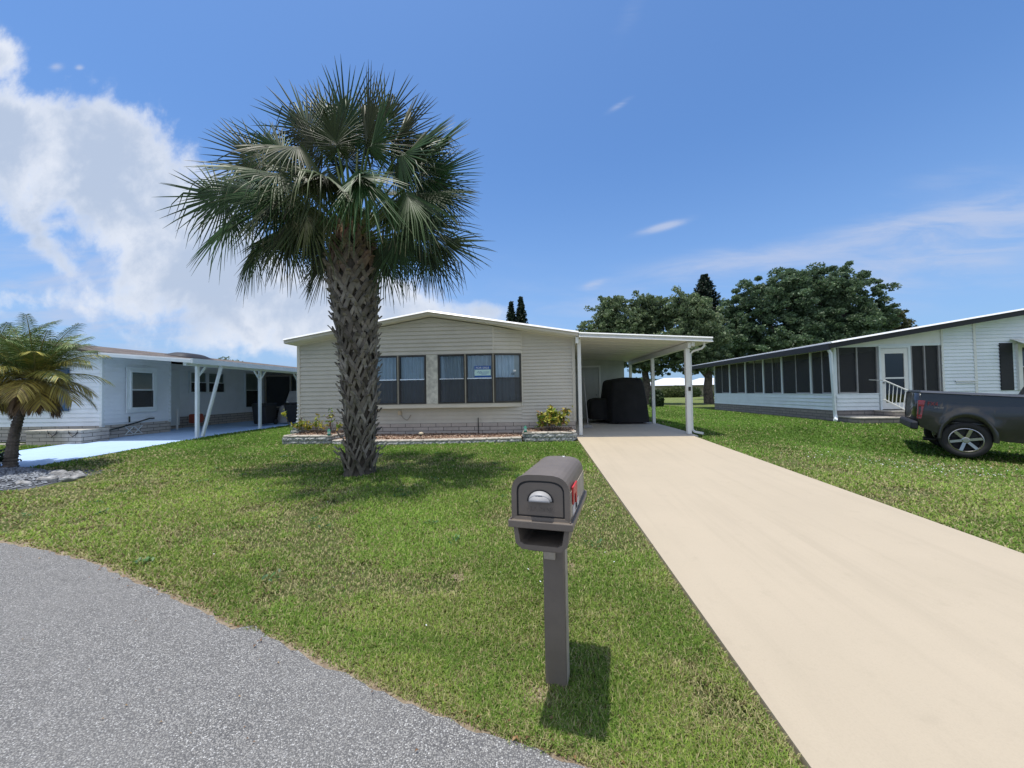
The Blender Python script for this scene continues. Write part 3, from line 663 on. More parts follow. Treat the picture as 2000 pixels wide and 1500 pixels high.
# storage shed closing the back of the carport
sh = thing('storage_shed', 'white storage shed wall at the back of the carport', 'shed', (2.3, 16.1, .37))
mb = MB(frame((1.06, 16.12), (3.66, 16.12))); lap(mb, 0, 2.6, .40, 2.92, [(0, 2.90, 2.6, 2.735)], .2, .008); mb.build('siding', M['shedwall'], sh)
mb = MB(); mb.prism([(1.06, .37), (3.64, .37), (3.64, 2.72), (1.06, 2.88)], 16.13, 19); mb.build('wall', M['shedwall'], sh)
mb = MB(); mb.box(1.55, 2.62, 16.08, 16.118, .40, 2.42); dr = mb.build('door', M['shedwall'], sh, bevel=.01)
mb = MB(); mb.box(1.48, 1.55, 16.06, 16.12, .4, 2.5); mb.box(2.62, 2.69, 16.06, 16.12, .4, 2.5); mb.box(1.48, 2.69, 16.055, 16.12, 2.5, 2.56); mb.build('door_frame', M['white'], sh)
mb = MB(); mb.tube([(2.5, 16.07, 1.35), (2.5, 16.03, 1.35)], .03, 10); mb.build('handle', M['chrome'], dr)
# side door and frame on the house wall inside the carport
mb = MB(); mb.box(1.045, 1.07, 12.1, 12.2, .6, 2.62); mb.box(1.045, 1.07, 13.05, 13.15, .6, 2.62); mb.box(1.045, 1.07, 12.1, 13.15, 2.62, 2.7); mb.build('door_frame', M['white'], house)
mb = MB(); mb.box(1.04, 1.055, 12.2, 13.05, .62, 2.62); mb.build('door', M['bwhite'], house)
rail = thing('broom', 'thin pole leaning upright against the house wall inside the carport', 'broom', (1.5, 11.9, .4))
mb = MB(); mb.tube([(1.58, 11.9, .42), (1.50, 12.1, 1.95)], .014, 8); mb.build('pole', M['grey'], rail)
mb = MB(); mb.box(1.45, 1.7, 11.86, 11.93, .396, .47); mb.build('brush', M['grey'], rail)

# covered golf cart
cart = thing('covered_golf_cart', 'black cloth cover draped over a parked golf cart in the carport', 'golf cart', (3.0, 13.9, .40))
def drape(prof, ny, y0, y1, seed, taper=.08, amp=.03):
    """prof: (x,z) outline from left bottom over top to right bottom"""
    P = [Vector((p[0], 0, p[1])) for p in prof]; pts = []
    for i in range(len(P)-1):
        for t in np.linspace(0, 1, 9)[:-1]: pts.append(P[i].lerp(P[i+1], float(t)))
    pts.append(P[-1])
    for _ in range(3): pts = [pts[0]]+[(pts[i-1]+pts[i]*2+pts[i+1])/4 for i in range(1, len(pts)-1)]+[pts[-1]]
    cx = sum(p.x for p in pts)/len(pts); zb = min(p.z for p in pts); zt_ = max(p.z for p in pts); vs = []; fs = []; rs = random.Random(seed)
    ph = [rs.random()*6 for _ in range(6)]
    for j in range(ny+1):
        t = j/ny; e = 1-abs(2*t-1)**7*.16; yy_ = y0+(y1-y0)*t
        for p in pts:
            h = (p.z-zb)/(zt_-zb); x = cx+(p.x-cx)*e; z = zb+(p.z-zb)*(1-abs(2*t-1)**9*.10)
            y = yy_+(h*taper)*(1 if t < .5 else -1)*(abs(2*t-1))
            w = amp*(1-h*.7); x += w*math.sin(y*11+ph[0]+h*3)*(1-h); y += w*.8*math.sin(x*15+ph[1]); z += w*.35*math.sin(x*9+y*7+ph[2]+h*5)*h
            vs.append((x, y, z))
    n = len(pts)
    for j in range(ny):
        for i in range(n-1): fs.append((j*n+i, j*n+i+1, (j+1)*n+i+1, (j+1)*n+i))
    fs += [tuple(range(n))[::-1], tuple(ny*n+i for i in range(n))]
    return vs, fs
zg = .42
mb = MB(); vs, fs = drape([(2.42, zg+.02), (2.44, 1.0), (2.50, 1.5), (2.56, 1.90), (3.1, 1.97), (3.62, 1.93), (3.70, 1.6), (3.76, 1.2), (3.80, zg+.02)], 34, 13.0, 15.2, 3); mb.add(vs, fs)
mb.build('cover', M['cover'], cart, smooth=True)
mb = MB(); vs, fs = drape([(1.90, zg+.10), (1.84, .8), (1.90, 1.18), (2.15, 1.27), (2.48, 1.24), (2.5, .8), (2.5, zg+.1)], 20, 13.35, 14.7, 5, .05, .03); mb.add(vs, fs)
mb.build('front_cover', M['cover'], cart, smooth=True)
for (wx, wy) in ((2.68, 13.3), (3.5, 13.3), (2.65, 15.0), (3.55, 15.0)):
    mb = MB(frame((wx, wy), (wx+1, wy))); mb.tube([(-.1, 0, .62), (.1, 0, .62)], .22, 20); mb.build('wheel', M['tyre'], cart)

# ------------------------------------------------------------------ planters
def blockrow(mb, path, z, h, bl, thick=.2, shift=0, rough=.012, y_top=False):
    """rough-faced blocks along a polyline path, outward to the right-hand... face is -normal side"""
    L = [0]
    for i in range(len(path)-1): L.append(L[-1]+math.hypot(path[i+1][0]-path[i][0], path[i+1][1]-path[i][1]))
    def at(s):
        s = min(max(s, 0), L[-1])
        for i in range(len(path)-1):
            if s <= L[i+1]+1e-9:
                t = (s-L[i])/(L[i+1]-L[i]); return (path[i][0]+(path[i+1][0]-path[i][0])*t, path[i][1]+(path[i+1][1]-path[i][1])*t)
        return path[-1]
    s = -shift
    while s < L[-1]-.02:
        a, b_ = max(s, 0)+.003, min(s+bl, L[-1])-.003; s += bl
        if b_-a < .03: continue
        pa, pb = at(a), at(b_); zz = (z(pa[0], pa[1]) if callable(z) else z)
        F = frame(pa, pb, zz); w = math.hypot(pb[0]-pa[0], pb[1]-pa[1]); nx, nz = max(2, int(w/.04)), 3
        vs = []; hh = h-.005
        for j in range(nz+1):
            for i in range(nx+1):
                e = 0 if (i in (0, nx) or j in (0, nz)) else 1
                vs.append((w*i/nx, -(.004+random.random()*rough*2*e+.006*e), hh*j/nz))
        mb.M = F; fs = [(j*(nx+1)+i, j*(nx+1)+i+1, (j+1)*(nx+1)+i+1, (j+1)*(nx+1)+i) for j in range(nz) for i in range(nx)]
        mb.add(vs, fs); mb.box(0, w, -.003, thick, 0, hh)
    mb.M = I4
def planter(name, label, path, zg_, rows, h, cat='planter', cap=True):
    cx = sum(p[0] for p in path)/len(path); cy = sum(p[1] for p in path)/len(path)
    t = thing(name, label, cat, (cx, cy, zg_(cx, cy) if callable(zg_) else zg_))
    mb = MB()
    for k in range(rows): blockrow(mb, path, (lambda x_, y_, k=k: zg_(x_, y_)+k*h), h, .29, .19, .145*(k % 2))
    mb.build('block_wall', M['block'], t)
    if cap:
        mb = MB(); blockrow(mb, path, (lambda x_, y_: zg_(x_, y_)+rows*h), .045, .30, .21, .07, .004); mb.build('cap_stone', M['cap'], t)
    return t
gzz = lambda x_, y_: .30
pl1 = planter('raised_planter', 'grey split face block planter at the left corner of the beige house', [(-6.38, 10.2), (-6.38, 9.24), (-5.08, 9.20), (-5.06, 10.2)], gzz, 2, .092)
pl1b = planter('raised_planter', 'small upper tier of grey blocks against the left end of the skirting', [(-6.60, 10.22), (-6.60, 9.95), (-6.2, 9.95)], lambda x_, y_: .32, 4, .092)
pl2 = planter('raised_planter', 'grey split face block planter beside the carport post holding the bushy croton', [(-.33, 10.2), (-.33, 9.38), (.97, 9.44), (.99, 10.2)], gzz, 2, .092)
bedp = [(-5.0, 9.16), (-4.4, 9.03), (-3.75, 8.98), (-2.9, 9.0), (-2.0, 9.08), (-1.2, 9.2), (-.36, 9.36)]
low = planter('low_edging_wall', 'low curved row of grey blocks edging the mulch bed below the bay windows', bedp, lambda x_, y_: .29, 1, .085, 'edging wall')
# mulch
M['mulch'] = attrmat('mulch chip', .9, spec=.1)
def mulch(name, label, poly_fn, x0, x1, y0, y1, z, nchip):
    mb_v = []; mb_f = []; cols = []
    xs = np.linspace(x0, x1, int((x1-x0)/.06)+2); ys = np.linspace(y0, y1, int((y1-y0)/.06)+2)
    X, Y = np.meshgrid(xs, ys); Y = np.maximum(Y, poly_fn(X)); Zb = z+.035*fbm(X*3, Y*3, 5)-.02+.05*np.clip((Y-y0)/(y1-y0), 0, 1); idx = np.arange(X.size).reshape(X.shape)
    Fq = np.stack([idx[:-1, :-1], idx[:-1, 1:], idx[1:, 1:], idx[1:, :-1]], -1).reshape(-1, 4)
    Vq = np.stack([X, Y, Zb], -1).reshape(-1, 3); cq = np.tile(np.array([.22, .12, .075]), (len(Vq), 1))*(.7+.6*rng.random((len(Vq), 1)))
    n = nchip; cx = x0+(x1-x0)*rng.random(n); cy0 = poly_fn(cx); cy = cy0+(y1-cy0)*rng.random(n)
    cz = z+.035*fbm(cx*3, cy*3, 5)-.02+.05*np.clip((cy-y0)/(y1-y0), 0, 1)+.012
    a = rng.random(n)*6.28; l = .012+.03*rng.random(n); w = .004+.008*rng.random(n); s = (rng.random(n)-.5)*.03
    ax, ay = np.cos(a), np.sin(a)
    q = [np.stack([cx+ax*l*i-ay*w*j, cy+ay*l*i+ax*w*j, cz+s*i+.004*j], -1) for i, j in ((-1, -1), (1, -1), (1, 1), (-1, 1))]
    Vc = np.stack(q, 1).reshape(-1, 3); Fc = (np.arange(n)*4)[:, None]+np.arange(4)[None]+len(Vq)
    pal = np.array([[.42, .28, .20], [.50, .38, .29], [.30, .19, .14], [.58, .46, .36], [.20, .13, .10]]); cc = pal[rng.integers(0, 5, n)]*(.8+.4*rng.random((n, 1)))
    o = npmesh(name, np.concatenate([Vq, Vc]), np.concatenate([Fq, Fc]), M['mulch'], cols=np.concatenate([cq, np.repeat(cc, 4, 0)]))
    return tag(o, label, 'mulch', kind='stuff')
bx_, by_ = np.array([p[0] for p in bedp]), np.array([p[1] for p in bedp])
mulch('mulch', 'reddish bark mulch filling the curved bed under the bay windows', lambda X: np.interp(X, bx_, by_)+.12, -5.04, -.36, 9.0, 10.27, .375, 9000)
mulch('mulch', 'reddish mulch inside the left block planter', lambda X: X*0+9.36, -6.3, -5.1, 9.36, 10.27, .50, 1500)
mulch('mulch', 'orange brown mulch inside the right block planter under the croton', lambda X: X*0+9.54, -.27, .93, 9.54, 10.27, .50, 1600)
# ------------------------------------------------------------------ leaf tools
def leafmesh(name, centers, normals_rand, size, pal, mat, parent, aspect=1.8, seed=0, shade=None, updir=.3):
    """many small folded leaves (two triangles pairs) at given centres"""
    r = np.random.default_rng(seed); n = len(centers); c = np.asarray(centers)
    u = r.normal(size=(n, 3)); u /= np.linalg.norm(u, axis=1)[:, None]
    w = r.normal(size=(n, 3)); w[:, 2] += updir; v = np.cross(w, u); v /= np.linalg.norm(v, axis=1)[:, None]+1e-9
    nn = np.cross(u, v); s = np.asarray(size if np.ndim(size) else np.full(n, size))*(.6+.8*r.random(n)); s = s[:, None]
    A = c-u*s*aspect*.5; B = c+u*s*aspect*.5; Cc = c+v*s*.5+nn*s*.18; D = c-v*s*.5+nn*s*.18
    V_ = np.stack([A, Cc, B, D], 1).reshape(-1, 3); b = np.arange(n)*4
    F_ = np.concatenate([np.stack([b, b+1, b+2], -1), np.stack([b, b+2, b+3], -1)])
    pal = np.asarray(pal); k = r.integers(0, len(pal), n); t = r.random(n)[:, None]; col = pal[k]*(.75+.5*t)
    if shade is not None: col = col*shade
    return npmesh(name, V_, F_, mat, parent, cols=np.repeat(col, 4, 0))
def bush(name, label, c, stems, pal, leaf=.05, nleaf=60, cluster=.1, stemr=.007, seed=1, cat='shrub', group=None):
    """stems: list of tip points relative to base c"""
    t = thing(name, label, cat, c, group=group); rs = random.Random(seed); mb = MB(); pts = []; 
    for (sx, sy, sz) in stems:
        tip = Vector(c)+Vector((sx, sy, sz)); base = Vector(c)+Vector((sx*.15, sy*.15, -.03)); mid = base.lerp(tip, .5)+Vector((rs.uniform(-.04, .04), rs.uniform(-.03, .03), .03))
        mb.tube([base, mid, tip], [stemr, stemr*.8, stemr*.4], 5)
        for k in range(nleaf):
            q = 1-rs.random()**2*.35; p = base.lerp(mid, q*2) if q < .5 else mid.lerp(tip, q*2-1)
            pts.append((p.x+rs.gauss(0, cluster), p.y+rs.gauss(0, cluster), p.z+rs.gauss(0, cluster*.7)))
    mb.build('stem', M['wood'], t)
    leafmesh('leaves', np.array(pts), None, leaf, pal, M['leaf'], t, 2.4, seed)
    return t
crot = [(.42, .46, .06), (.55, .55, .12), (.16, .28, .04), (.10, .18, .03), (.50, .38, .07), (.22, .12, .05)]
rs = random.Random(5)
st = [(-.30, -.03, .42), (-.24, .05, .28), (-.16, -.06, .38), (-.02, 0, .56), (.02, -.05, .45), (.10, .05, .40), (.18, -.03, .42), (.24, .02, .34), (.36, .0, .50), (.30, -.04, .22), (-.08, -.1, .30), (.08, -.12, .26), (-.3, .02, .18), (.02, .08, .34)]
bush('croton_shrub', 'bushy yellow green croton growing in the right block planter', (.40, 9.80, .53), st, crot, .05, 42, .055, seed=3)
for i, (bx0, by0, stv, nl, lab) in enumerate([
    (-6.12, 9.75, [(-.12, 0, .20), (.08, 0, .27), (.0, -.04, .32), (.15, .05, .17), (-.22, 0, .22)], 30, 'small yellow croton at the far left end of the left block planter'),
    (-5.72, 9.72, [(0, 0, .30), (.07, 0, .44), (-.08, .02, .22), (.12, .0, .26), (.2, 0, .14)], 16, 'sparse leggy croton in the middle of the left block planter'),
    (-5.38, 9.78, [(0, 0, .60), (.02, 0, .46), (.24, 0, .22), (.3, .02, .2), (-.04, 0, .3)], 15, 'tallest thin croton at the right of the left block planter')]):
    bush('croton_shrub', lab, (bx0, by0, .53), stv, crot, .042, nl, .045, seed=20+i, group='leggy crotons in the left planter')
yf = thing('yellow_flower_stem', 'single yellow topped stem leaning out at the left corner of the house', 'flower', (-6.62, 9.9, .5))
mb = MB(); mb.tube([(-6.55, 9.95, .5), (-6.62, 9.9, .85), (-6.68, 9.85, 1.02)], .006, 5); mb.build('stem', M['wood'], yf)
leafmesh('petals', np.array([(-6.69+random.gauss(0, .03), 9.85+random.gauss(0, .02), 1.04+random.gauss(0, .035)) for _ in range(40)]), None, .035, [(.6, .55, .03), (.5, .5, .08), (.15, .25, .04)], M['leaf'], yf, 1.8, 8)
gs = thing('stake_light_string', 'column of small white beads at the left corner of the beige house', 'garden stake', (-6.45, 10.05, .5))
mb = MB(); mb.tube([(-6.45, 10.08, .45), (-6.45, 10.08, 1.3)], .004, 5); mb.build('stake', M['grey'], gs)
for k in range(6):
    mb = MB(); w_ = .022+.006*(5-k); mb.lathe((-6.44, 10.06, .79+k*.093), [(.2*w_, 0), (w_, .012), (w_, .026), (.2*w_, .04)], 10); mb.build('bead', M['signwhite'], gs, smooth=True)
# solar lamps
sl = thing('solar_path_lamp', 'small mushroom shaped solar lamp standing in the red mulch bed', 'garden lamp', (-2.8, 9.22, .38))
mb = MB(); mb.lathe((0, 0, 0), [(.008, -.05), (.008, .11)], 8); mb.build('stake', M['black'], sl, local=True)
mb = MB(); mb.lathe((0, 0, 0), [(.018, .10), (.028, .15)], 12); mb.build('lens', M['dark'], sl, local=True)
mb = MB(); mb.lathe((0, 0, 0), [(.058, .15), (.062, .165), (.045, .195), (.01, .205)], 16); mb.build('cap', M['tan'], sl, local=True, smooth=True)
def lantern(loc, label):
    t = thing('green_lantern', label, 'garden lantern', loc, group='green lanterns on the planter corners')
    mb = MB(); mb.lathe((0, 0, 0), [(.035, 0), (.042, .01), (.042, .03), (.03, .035)], 12); mb.build('base', M['green'], t, local=True)
    mb = MB(); mb.lathe((0, 0, 0), [(.030, .035), (.036, .07), (.030, .10)], 12); mb.build('lens', M['lantern'], t, local=True)
    mb = MB(); mb.lathe((0, 0, 0), [(.045, .10), (.03, .125), (.012, .15), (.012, .165)], 12); mb.build('cap', M['green'], t, local=True)
lantern((-5.14, 9.27, .527), 'green lantern on the left block planter just left of the palm trunk')
lantern((-.27, 9.46, .527), 'green lantern on the left corner of the right block planter')
vr = thing('vent_riser', 'short black pipe stub at the skirting in the mulch bed', 'pipe', (-1.55, 10.2, .4))
mb = MB(); mb.tube([(-1.55, 10.24, .38), (-1.55, 10.24, .85)], .012, 8); mb.build('pipe', M['black'], vr)

# ------------------------------------------------------------------ the big cabbage palm
palm = thing('cabbage_palm', 'tall fan palm with criss-cross leaf stubs on its trunk in the middle of the lawn', 'palm tree', (-2.95, 6.22, .2))
BASE = Vector((-2.95, 6.22, .17)); 
def trc(z):   # trunk centre and outer radius
    t = (z-.17)/4.0; x = -2.93-.06*t+.03*math.sin(t*5); y = 6.22
    r = np.interp(z, [.15, .3, .6, 1.2, 1.8, 2.5, 3.1, 3.5, 3.8, 4.1, 4.4], [.29, .24, .21, .235, .265, .31, .36, .385, .375, .31, .16])
    return x, y, float(r)
V_ = []; F_ = []; K_ = []
def addm(vs, fs, cols):
    b0 = len(V_); V_.extend(vs); F_.extend([tuple(b0+i for i in f) for f in fs]); K_.extend(cols)
nz, na = 60, 36
vs = []; cols = []
for j in range(nz+1):
    z = .10+4.35*j/nz; x, y, r = trc(z); r = r*.86+(.05*max(0, 1-(z-.1)/.25))
    for k in range(na):
        a = 2*math.pi*k/na; rr = r*(1+.05*math.sin(3*a+z*5)+random.uniform(-.02, .02)); vs.append((x+rr*math.cos(a), y+rr*math.sin(a), z)); cols.append((.10, .085, .07))
addm(vs, [(j*na+k, j*na+(k+1) % na, (j+1)*na+(k+1) % na, (j+1)*na+k) for j in range(nz) for k in range(na)], cols)
def strap(pts, ws, th, col):
    """flat bar along pts; ws half widths; pts are (pos, side dir, out dir)"""
    vs = []; cs = []
    for (p, s, o_), w in zip(pts, ws):
        vs += [p-s*w, p+s*w, p+s*w*.8+o_*th, p-s*w*.8+o_*th]; k = random.uniform(.92, 1.08); cs += [tuple(c*k*.85 for c in col)]*2+[tuple(c*k for c in col)]*2
    n = len(pts); fs = []
    for i in range(n-1):
        for k in range(4): fs.append((i*4+k, i*4+(k+1) % 4, (i+1)*4+(k+1) % 4, (i+1)*4+k))
    fs += [(3, 2, 1, 0), (n*4-4, n*4-3, n*4-2, n*4-1)]
    addm([tuple(v) for v in vs], fs, cs)
zlev = .30; row = 0
greys = [(.27, .245, .21), (.21, .19, .16), (.33, .30, .26), (.16, .14, .12), (.25, .22, .185)]
while zlev < 4.22:
    x, y, r = trc(zlev); nb = 9; step = .108+.02*(zlev < 1.5)
    for k in range(nb):
        a = 2*math.pi*(k+.5*(row % 2))/nb+random.uniform(-.13, .13)+.16*row; z = zlev+random.uniform(-.05, .05); sc_ = r/.27*random.uniform(.72, 1.2)
        H = (.20+.05*random.random())*(.9+.25*sc_); W = math.pi*2*r/nb*.56; out = .025+.045*random.random()
        if zlev < .55: out += .05
        col = random.choice(greys); warm = min(max((zlev-3.2)/.6, 0), 1); col = tuple(c*(1-warm)+d*warm for c, d in zip(col, (.25*random.uniform(.7, 1.2), .17*random.uniform(.8, 1.1), .10)))
        def P(da, dz, dr):
            xx, yy, rr = trc(z+dz); rr = rr*.86+dr; aa = a+da/max(rr, .1); o_ = Vector((math.cos(aa), math.sin(aa), 0)); return Vector((xx, yy, z+dz))+o_*rr, o_
        stubby = random.random() < .35*warm+.1
        for sd in (-1, 1):
            pts = []
            for t in (0, .35, .7, 1.0):
                da = sd*W*(1-t)*1.02+sd*.012*t*0+random.uniform(-.004, .004); p, o_ = P(da, H*t-.05, .012+out*t**1.3)
                tang = Vector((-math.sin(a), math.cos(a), 0)); dirv = (Vector((0, 0, 1))*H-tang*sd*W).normalized(); s = dirv.cross(o_).normalized()
                pts.append((p, s, o_))
            w = .027*sc_*random.uniform(.8, 1.25); q_ = random.uniform(.85, 1.15); strap(pts, [w*1.25, w*1.1, w, w*.95], .018, tuple(c*q_ for c in col))
        # merged tip that continues as the cut petiole
        tipl = random.uniform(.02, .10); skew = random.uniform(-.03, .03); pts = []
        for t in (0, .5, 1):
            p, o_ = P(skew*t, H*.85+tipl*t-.05, .02+out*(1+.5*t)+.02*t); pts.append((p, Vector((-math.sin(a), math.cos(a), 0)), o_))
        w = .034*sc_; strap(pts, [w*.9, w*.85, w*random.uniform(.35, .8)], .022, col)
    zlev += step; row += 1
me = bpy.data.meshes.new('trunk'); off = palm.location
me.from_pydata([(v[0]-off.x, v[1]-off.y, v[2]-off.z) for v in V_], [], F_); me.materials.append(M['trunkcol'])
a_ = me.color_attributes.new('Col', 'FLOAT_COLOR', 'POINT'); c4 = np.ones((len(V_), 4), dtype=np.float32); c4[:, :3] = np.array(K_); a_.data.foreach_set('color', c4.ravel())
mt, g, b, _ = M['trunkcol'], None, None, None
nt_ = M['trunkcol'].node_tree; g = G(nt_); b = [n for n in nt_.nodes if n.type == 'BSDF_PRINCIPLED'][0]
mp = g.n('ShaderNodeMapping'); g.l(coords(g), mp.inputs[0]); mp.inputs['Scale'].default_value = (1, 1, .25); bumpn(g, b, g.noise(mp.outputs[0], 90, 5, .7), .6, .006)
tr = bpy.data.objects.new('trunk', me); sc.collection.objects.link(tr); tr.parent = palm

def fan(name, parent, base, hub, tip, seed, L=.95, droop=.16, half=118, nseg=25, fold=.55, hue=None, roll=None):
    r = random.Random(seed); base, hub, tip = Vector(base), Vector(hub), Vector(tip)
    d = (tip-hub).normalized(); upish = Vector((r.uniform(-.5, .5), -1.0 if hub.y < 6.3 else r.uniform(-.9, .3), r.uniform(.15, .7))) if roll is None else Vector(roll)
    n = (upish-d*d.dot(upish)).normalized(); s = d.cross(n).normalized()
    V_ = []; F_ = []; K_ = []
    hue = hue or (.028+.02*r.random(), .052+.026*r.random(), .020)
    # petiole, arching
    N = 9; prev = None; midp = base.lerp(hub, .5)+Vector((0, 0, .12*(hub-base).length))
    pts = []
    for i in range(N+1):
        t = i/N; pts.append(base*(1-t)**2+midp*2*t*(1-t)+hub*t*t)
    for i, p in enumerate(pts):
        w = .030*(1-i/N)+.013; tg = (pts[min(i+1, N)]-pts[max(i-1, 0)]).normalized(); sd = tg.cross(Vector((0, 0, 1))); sd = sd.normalized() if sd.length > .05 else s; nn = sd.cross(tg)
        V_ += [p-sd*w, p+nn*w*.5, p+sd*w, p-nn*w*.35]; K_ += [(.11, .16, .05)]*4
    for i in range(N):
        for k in range(4): F_.append((i*4+k, i*4+(k+1) % 4, (i+1)*4+(k+1) % 4, (i+1)*4+k))
    # costa: hub runs on into the blade and curves down
    for q in range(-nseg, nseg+1):
        f = q/nseg; ph = R(half)*f+r.uniform(-.025, .025); ll = L*(1.0-.30*abs(f)**1.6)*r.uniform(.9, 1.06)
        org = hub+d*(.22*L*(1-abs(f))**1.3)-n*(.05*L*(1-abs(f)))
        dr = (d*math.cos(ph)+s*math.sin(ph)*math.cos(fold*abs(f)*1.1)-n*math.sin(abs(ph))*math.sin(fold*abs(f)*1.1)).normalized()
        sdw = n.cross(dr).normalized(); nn = dr.cross(sdw).normalized()
        ts = (0, .14, .27, .52, .80, 1.0); b0 = len(V_); dp = droop*r.uniform(.5, 1.7); brk = r.random() < .28; bk = r.uniform(.45, .7)
        wmax = ll*.30*R(half)/nseg*.62; lum = r.uniform(.55, 1.35)
        for t in ts:
            w = wmax*min(t/.27, 1)*(1 if t <= .27 else max(0, (1-t)/.73)**.6)+.0012
            g_ = dp*ll*t**2.6
            if brk and t > bk: g_ += (t-bk)*ll*.95; tt = bk+(t-bk)*.35
            else: tt = t
            p = org+dr*ll*tt-Vector((0, 0, 1))*g_
            fo = .9*w
            V_ += [p-sdw*w-nn*fo, p+nn*fo*.3, p+sdw*w-nn*fo]
            c = tuple(k*lum*(1+.35*t) for k in hue)
            if t == 1.0 and r.random() < .5: c = (.16, .14, .07)
            K_ += [c]*3
        for i in range(len(ts)-1):
            a0 = b0+i*3; F_ += [(a0, a0+1, a0+4, a0+3), (a0+1, a0+2, a0+5, a0+4)]
    return npmesh(name, np.array([tuple(v) for v in V_]), np.array(F_), M['frond'], parent, smooth=False, cols=np.array(K_))
FR = [((-3.68,6.2,5.94),(-4.41,6.2,6.8)),((-3.59,6.5,6.2),(-4.05,6.65,7.33)),((-3.04,6.0,5.74),(-3.04,5.9,6.72)),((-2.54,6.3,6.0),(-2.37,6.35,6.96)),((-3.08,6.6,6.1),(-3.02,6.8,7.28)),((-4.55,6.2,5.49),(-5.57,6.2,6.29)),((-4.8,6.6,5.59),(-6.16,6.8,6.12)),((-5.24,6.2,4.93),(-6.22,6.2,5.3)),((-4.94,6.0,4.52),(-5.6,5.9,3.82)),((-4.82,6.3,4.16),(-5.14,6.35,3.43)),((-3.95,5.9,4.22),(-3.85,5.75,3.34)),((-3.42,5.6,4.42),(-3.32,5.3,3.37)),((-2.08,6.4,5.95),(-1.44,6.5,5.84)),((-1.85,6.2,5.11),(-1.03,6.2,5.41)),((-1.81,6.5,5.01),(-1.15,6.65,4.83)),((-2.02,5.9,4.29),(-0.9,5.75,3.98)),((-1.63,6.3,4.07),(-0.82,6.35,3.97)),((-1.78,6.2,3.95),(-1.36,6.2,3.26)),((-2.14,5.9,4.01),(-1.98,5.75,3.19)),((-3.38,6.1,3.89),(-3.6,6.05,3.33)),((-2.48,6.1,3.9),(-2.32,6.05,3.29)),((-3.81,5.7,5.3),(-4.28,5.45,5.56)),((-3.58,5.6,4.82),(-4.09,5.3,4.45)),((-2.1,5.7,5.04),(-1.39,5.45,5.31)),((-2.43,5.2,4.68),(-1.94,4.7,3.77)),((-2.88,5.2,4.71),(-2.87,4.7,3.88)),((-1.84,5.4,4.47),(-1.36,5.0,3.68)),((-3.91,5.6,4.6),(-4.25,5.3,4.01)),((-2.99,5.7,5.33),(-3.01,5.45,5.87)),((-2.5,5.7,5.3),(-2.15,5.45,5.73)),
  ((-3.3,7.3,5.2),(-3.4,8.1,5.4)),((-2.6,7.3,5.1),(-2.4,8.1,5.0)),((-3.9,7.0,4.9),(-4.5,7.7,4.6)),((-2.1,7.1,4.7),(-1.6,7.8,4.3)),((-3.0,7.2,4.6),(-3.0,8.0,4.0)),((-4.2,6.6,4.7),(-5.1,6.8,4.4)),((-3.2,6.4,5.5),(-3.3,6.7,6.4)),((-2.7,6.0,5.5),(-2.5,5.7,6.4)),((-3.4,5.9,5.0),(-4.0,5.5,5.1)),((-2.5,6.5,4.9),(-1.7,6.8,4.9)),((-4.4,5.9,4.9),(-5.3,5.6,4.7)),((-3.1,4.95,4.9),(-3.3,4.2,4.5)),((-4.3,6.2,4.35),(-4.9,6.1,3.65)),((-3.7,6.6,4.1),(-4.1,6.8,3.4)),((-2.2,6.5,4.3),(-1.7,6.7,3.6)),((-3.5,6.2,5.6),(-4.0,6.0,6.3)),((-2.3,6.1,5.6),(-1.8,6.0,6.3)),((-4.9,6.3,5.2),(-5.8,6.4,5.0)),((-1.9,6.3,5.5),(-1.2,6.3,6.0))]
rq = random.Random(77)
for k in range(14):
    a = k*2.39996; el = rq.uniform(-.1, 1.1); rr = rq.uniform(.75, 1.15); h = (-2.98+rr*math.cos(a)*math.cos(el)*1.15, 6.2+rr*math.sin(a)*math.cos(el), 4.35+.25+rr*math.sin(el)*1.05)
    e2 = el-.35; FR.append((h, (h[0]+.9*math.cos(a)*math.cos(e2), h[1]+.9*math.sin(a)*math.cos(e2), h[2]+.9*math.sin(e2))))
for i, (h, t) in enumerate(FR):
    h, t = Vector(h), Vector(t); dd = (h-Vector((-2.98, 6.2, 4.3))); a = math.atan2(dd.y, dd.x); hl = math.hypot(dd.x, dd.y)
    rb = .13 if hl > .5 else .05; bz = 4.02+.30*min(1, max(0, (h.z-4.2)/1.6))
    inner = h.y < 5.95 or i > 29
    hang = t.z < h.z-.3
    fan('frond', palm, (-2.98+rb*math.cos(a), 6.2+rb*math.sin(a), bz), h, t, 100+i, L=min(1.12, max(.74, 1.06*(t-h).length if not hang else .92*(t-h).length)), droop=.05 if t.z > h.z else .12, fold=.5 if not inner else .8,
        half=122 if not hang else 105, roll=None if inner else ((h.x+2.98)*.2, -1.0, .45))

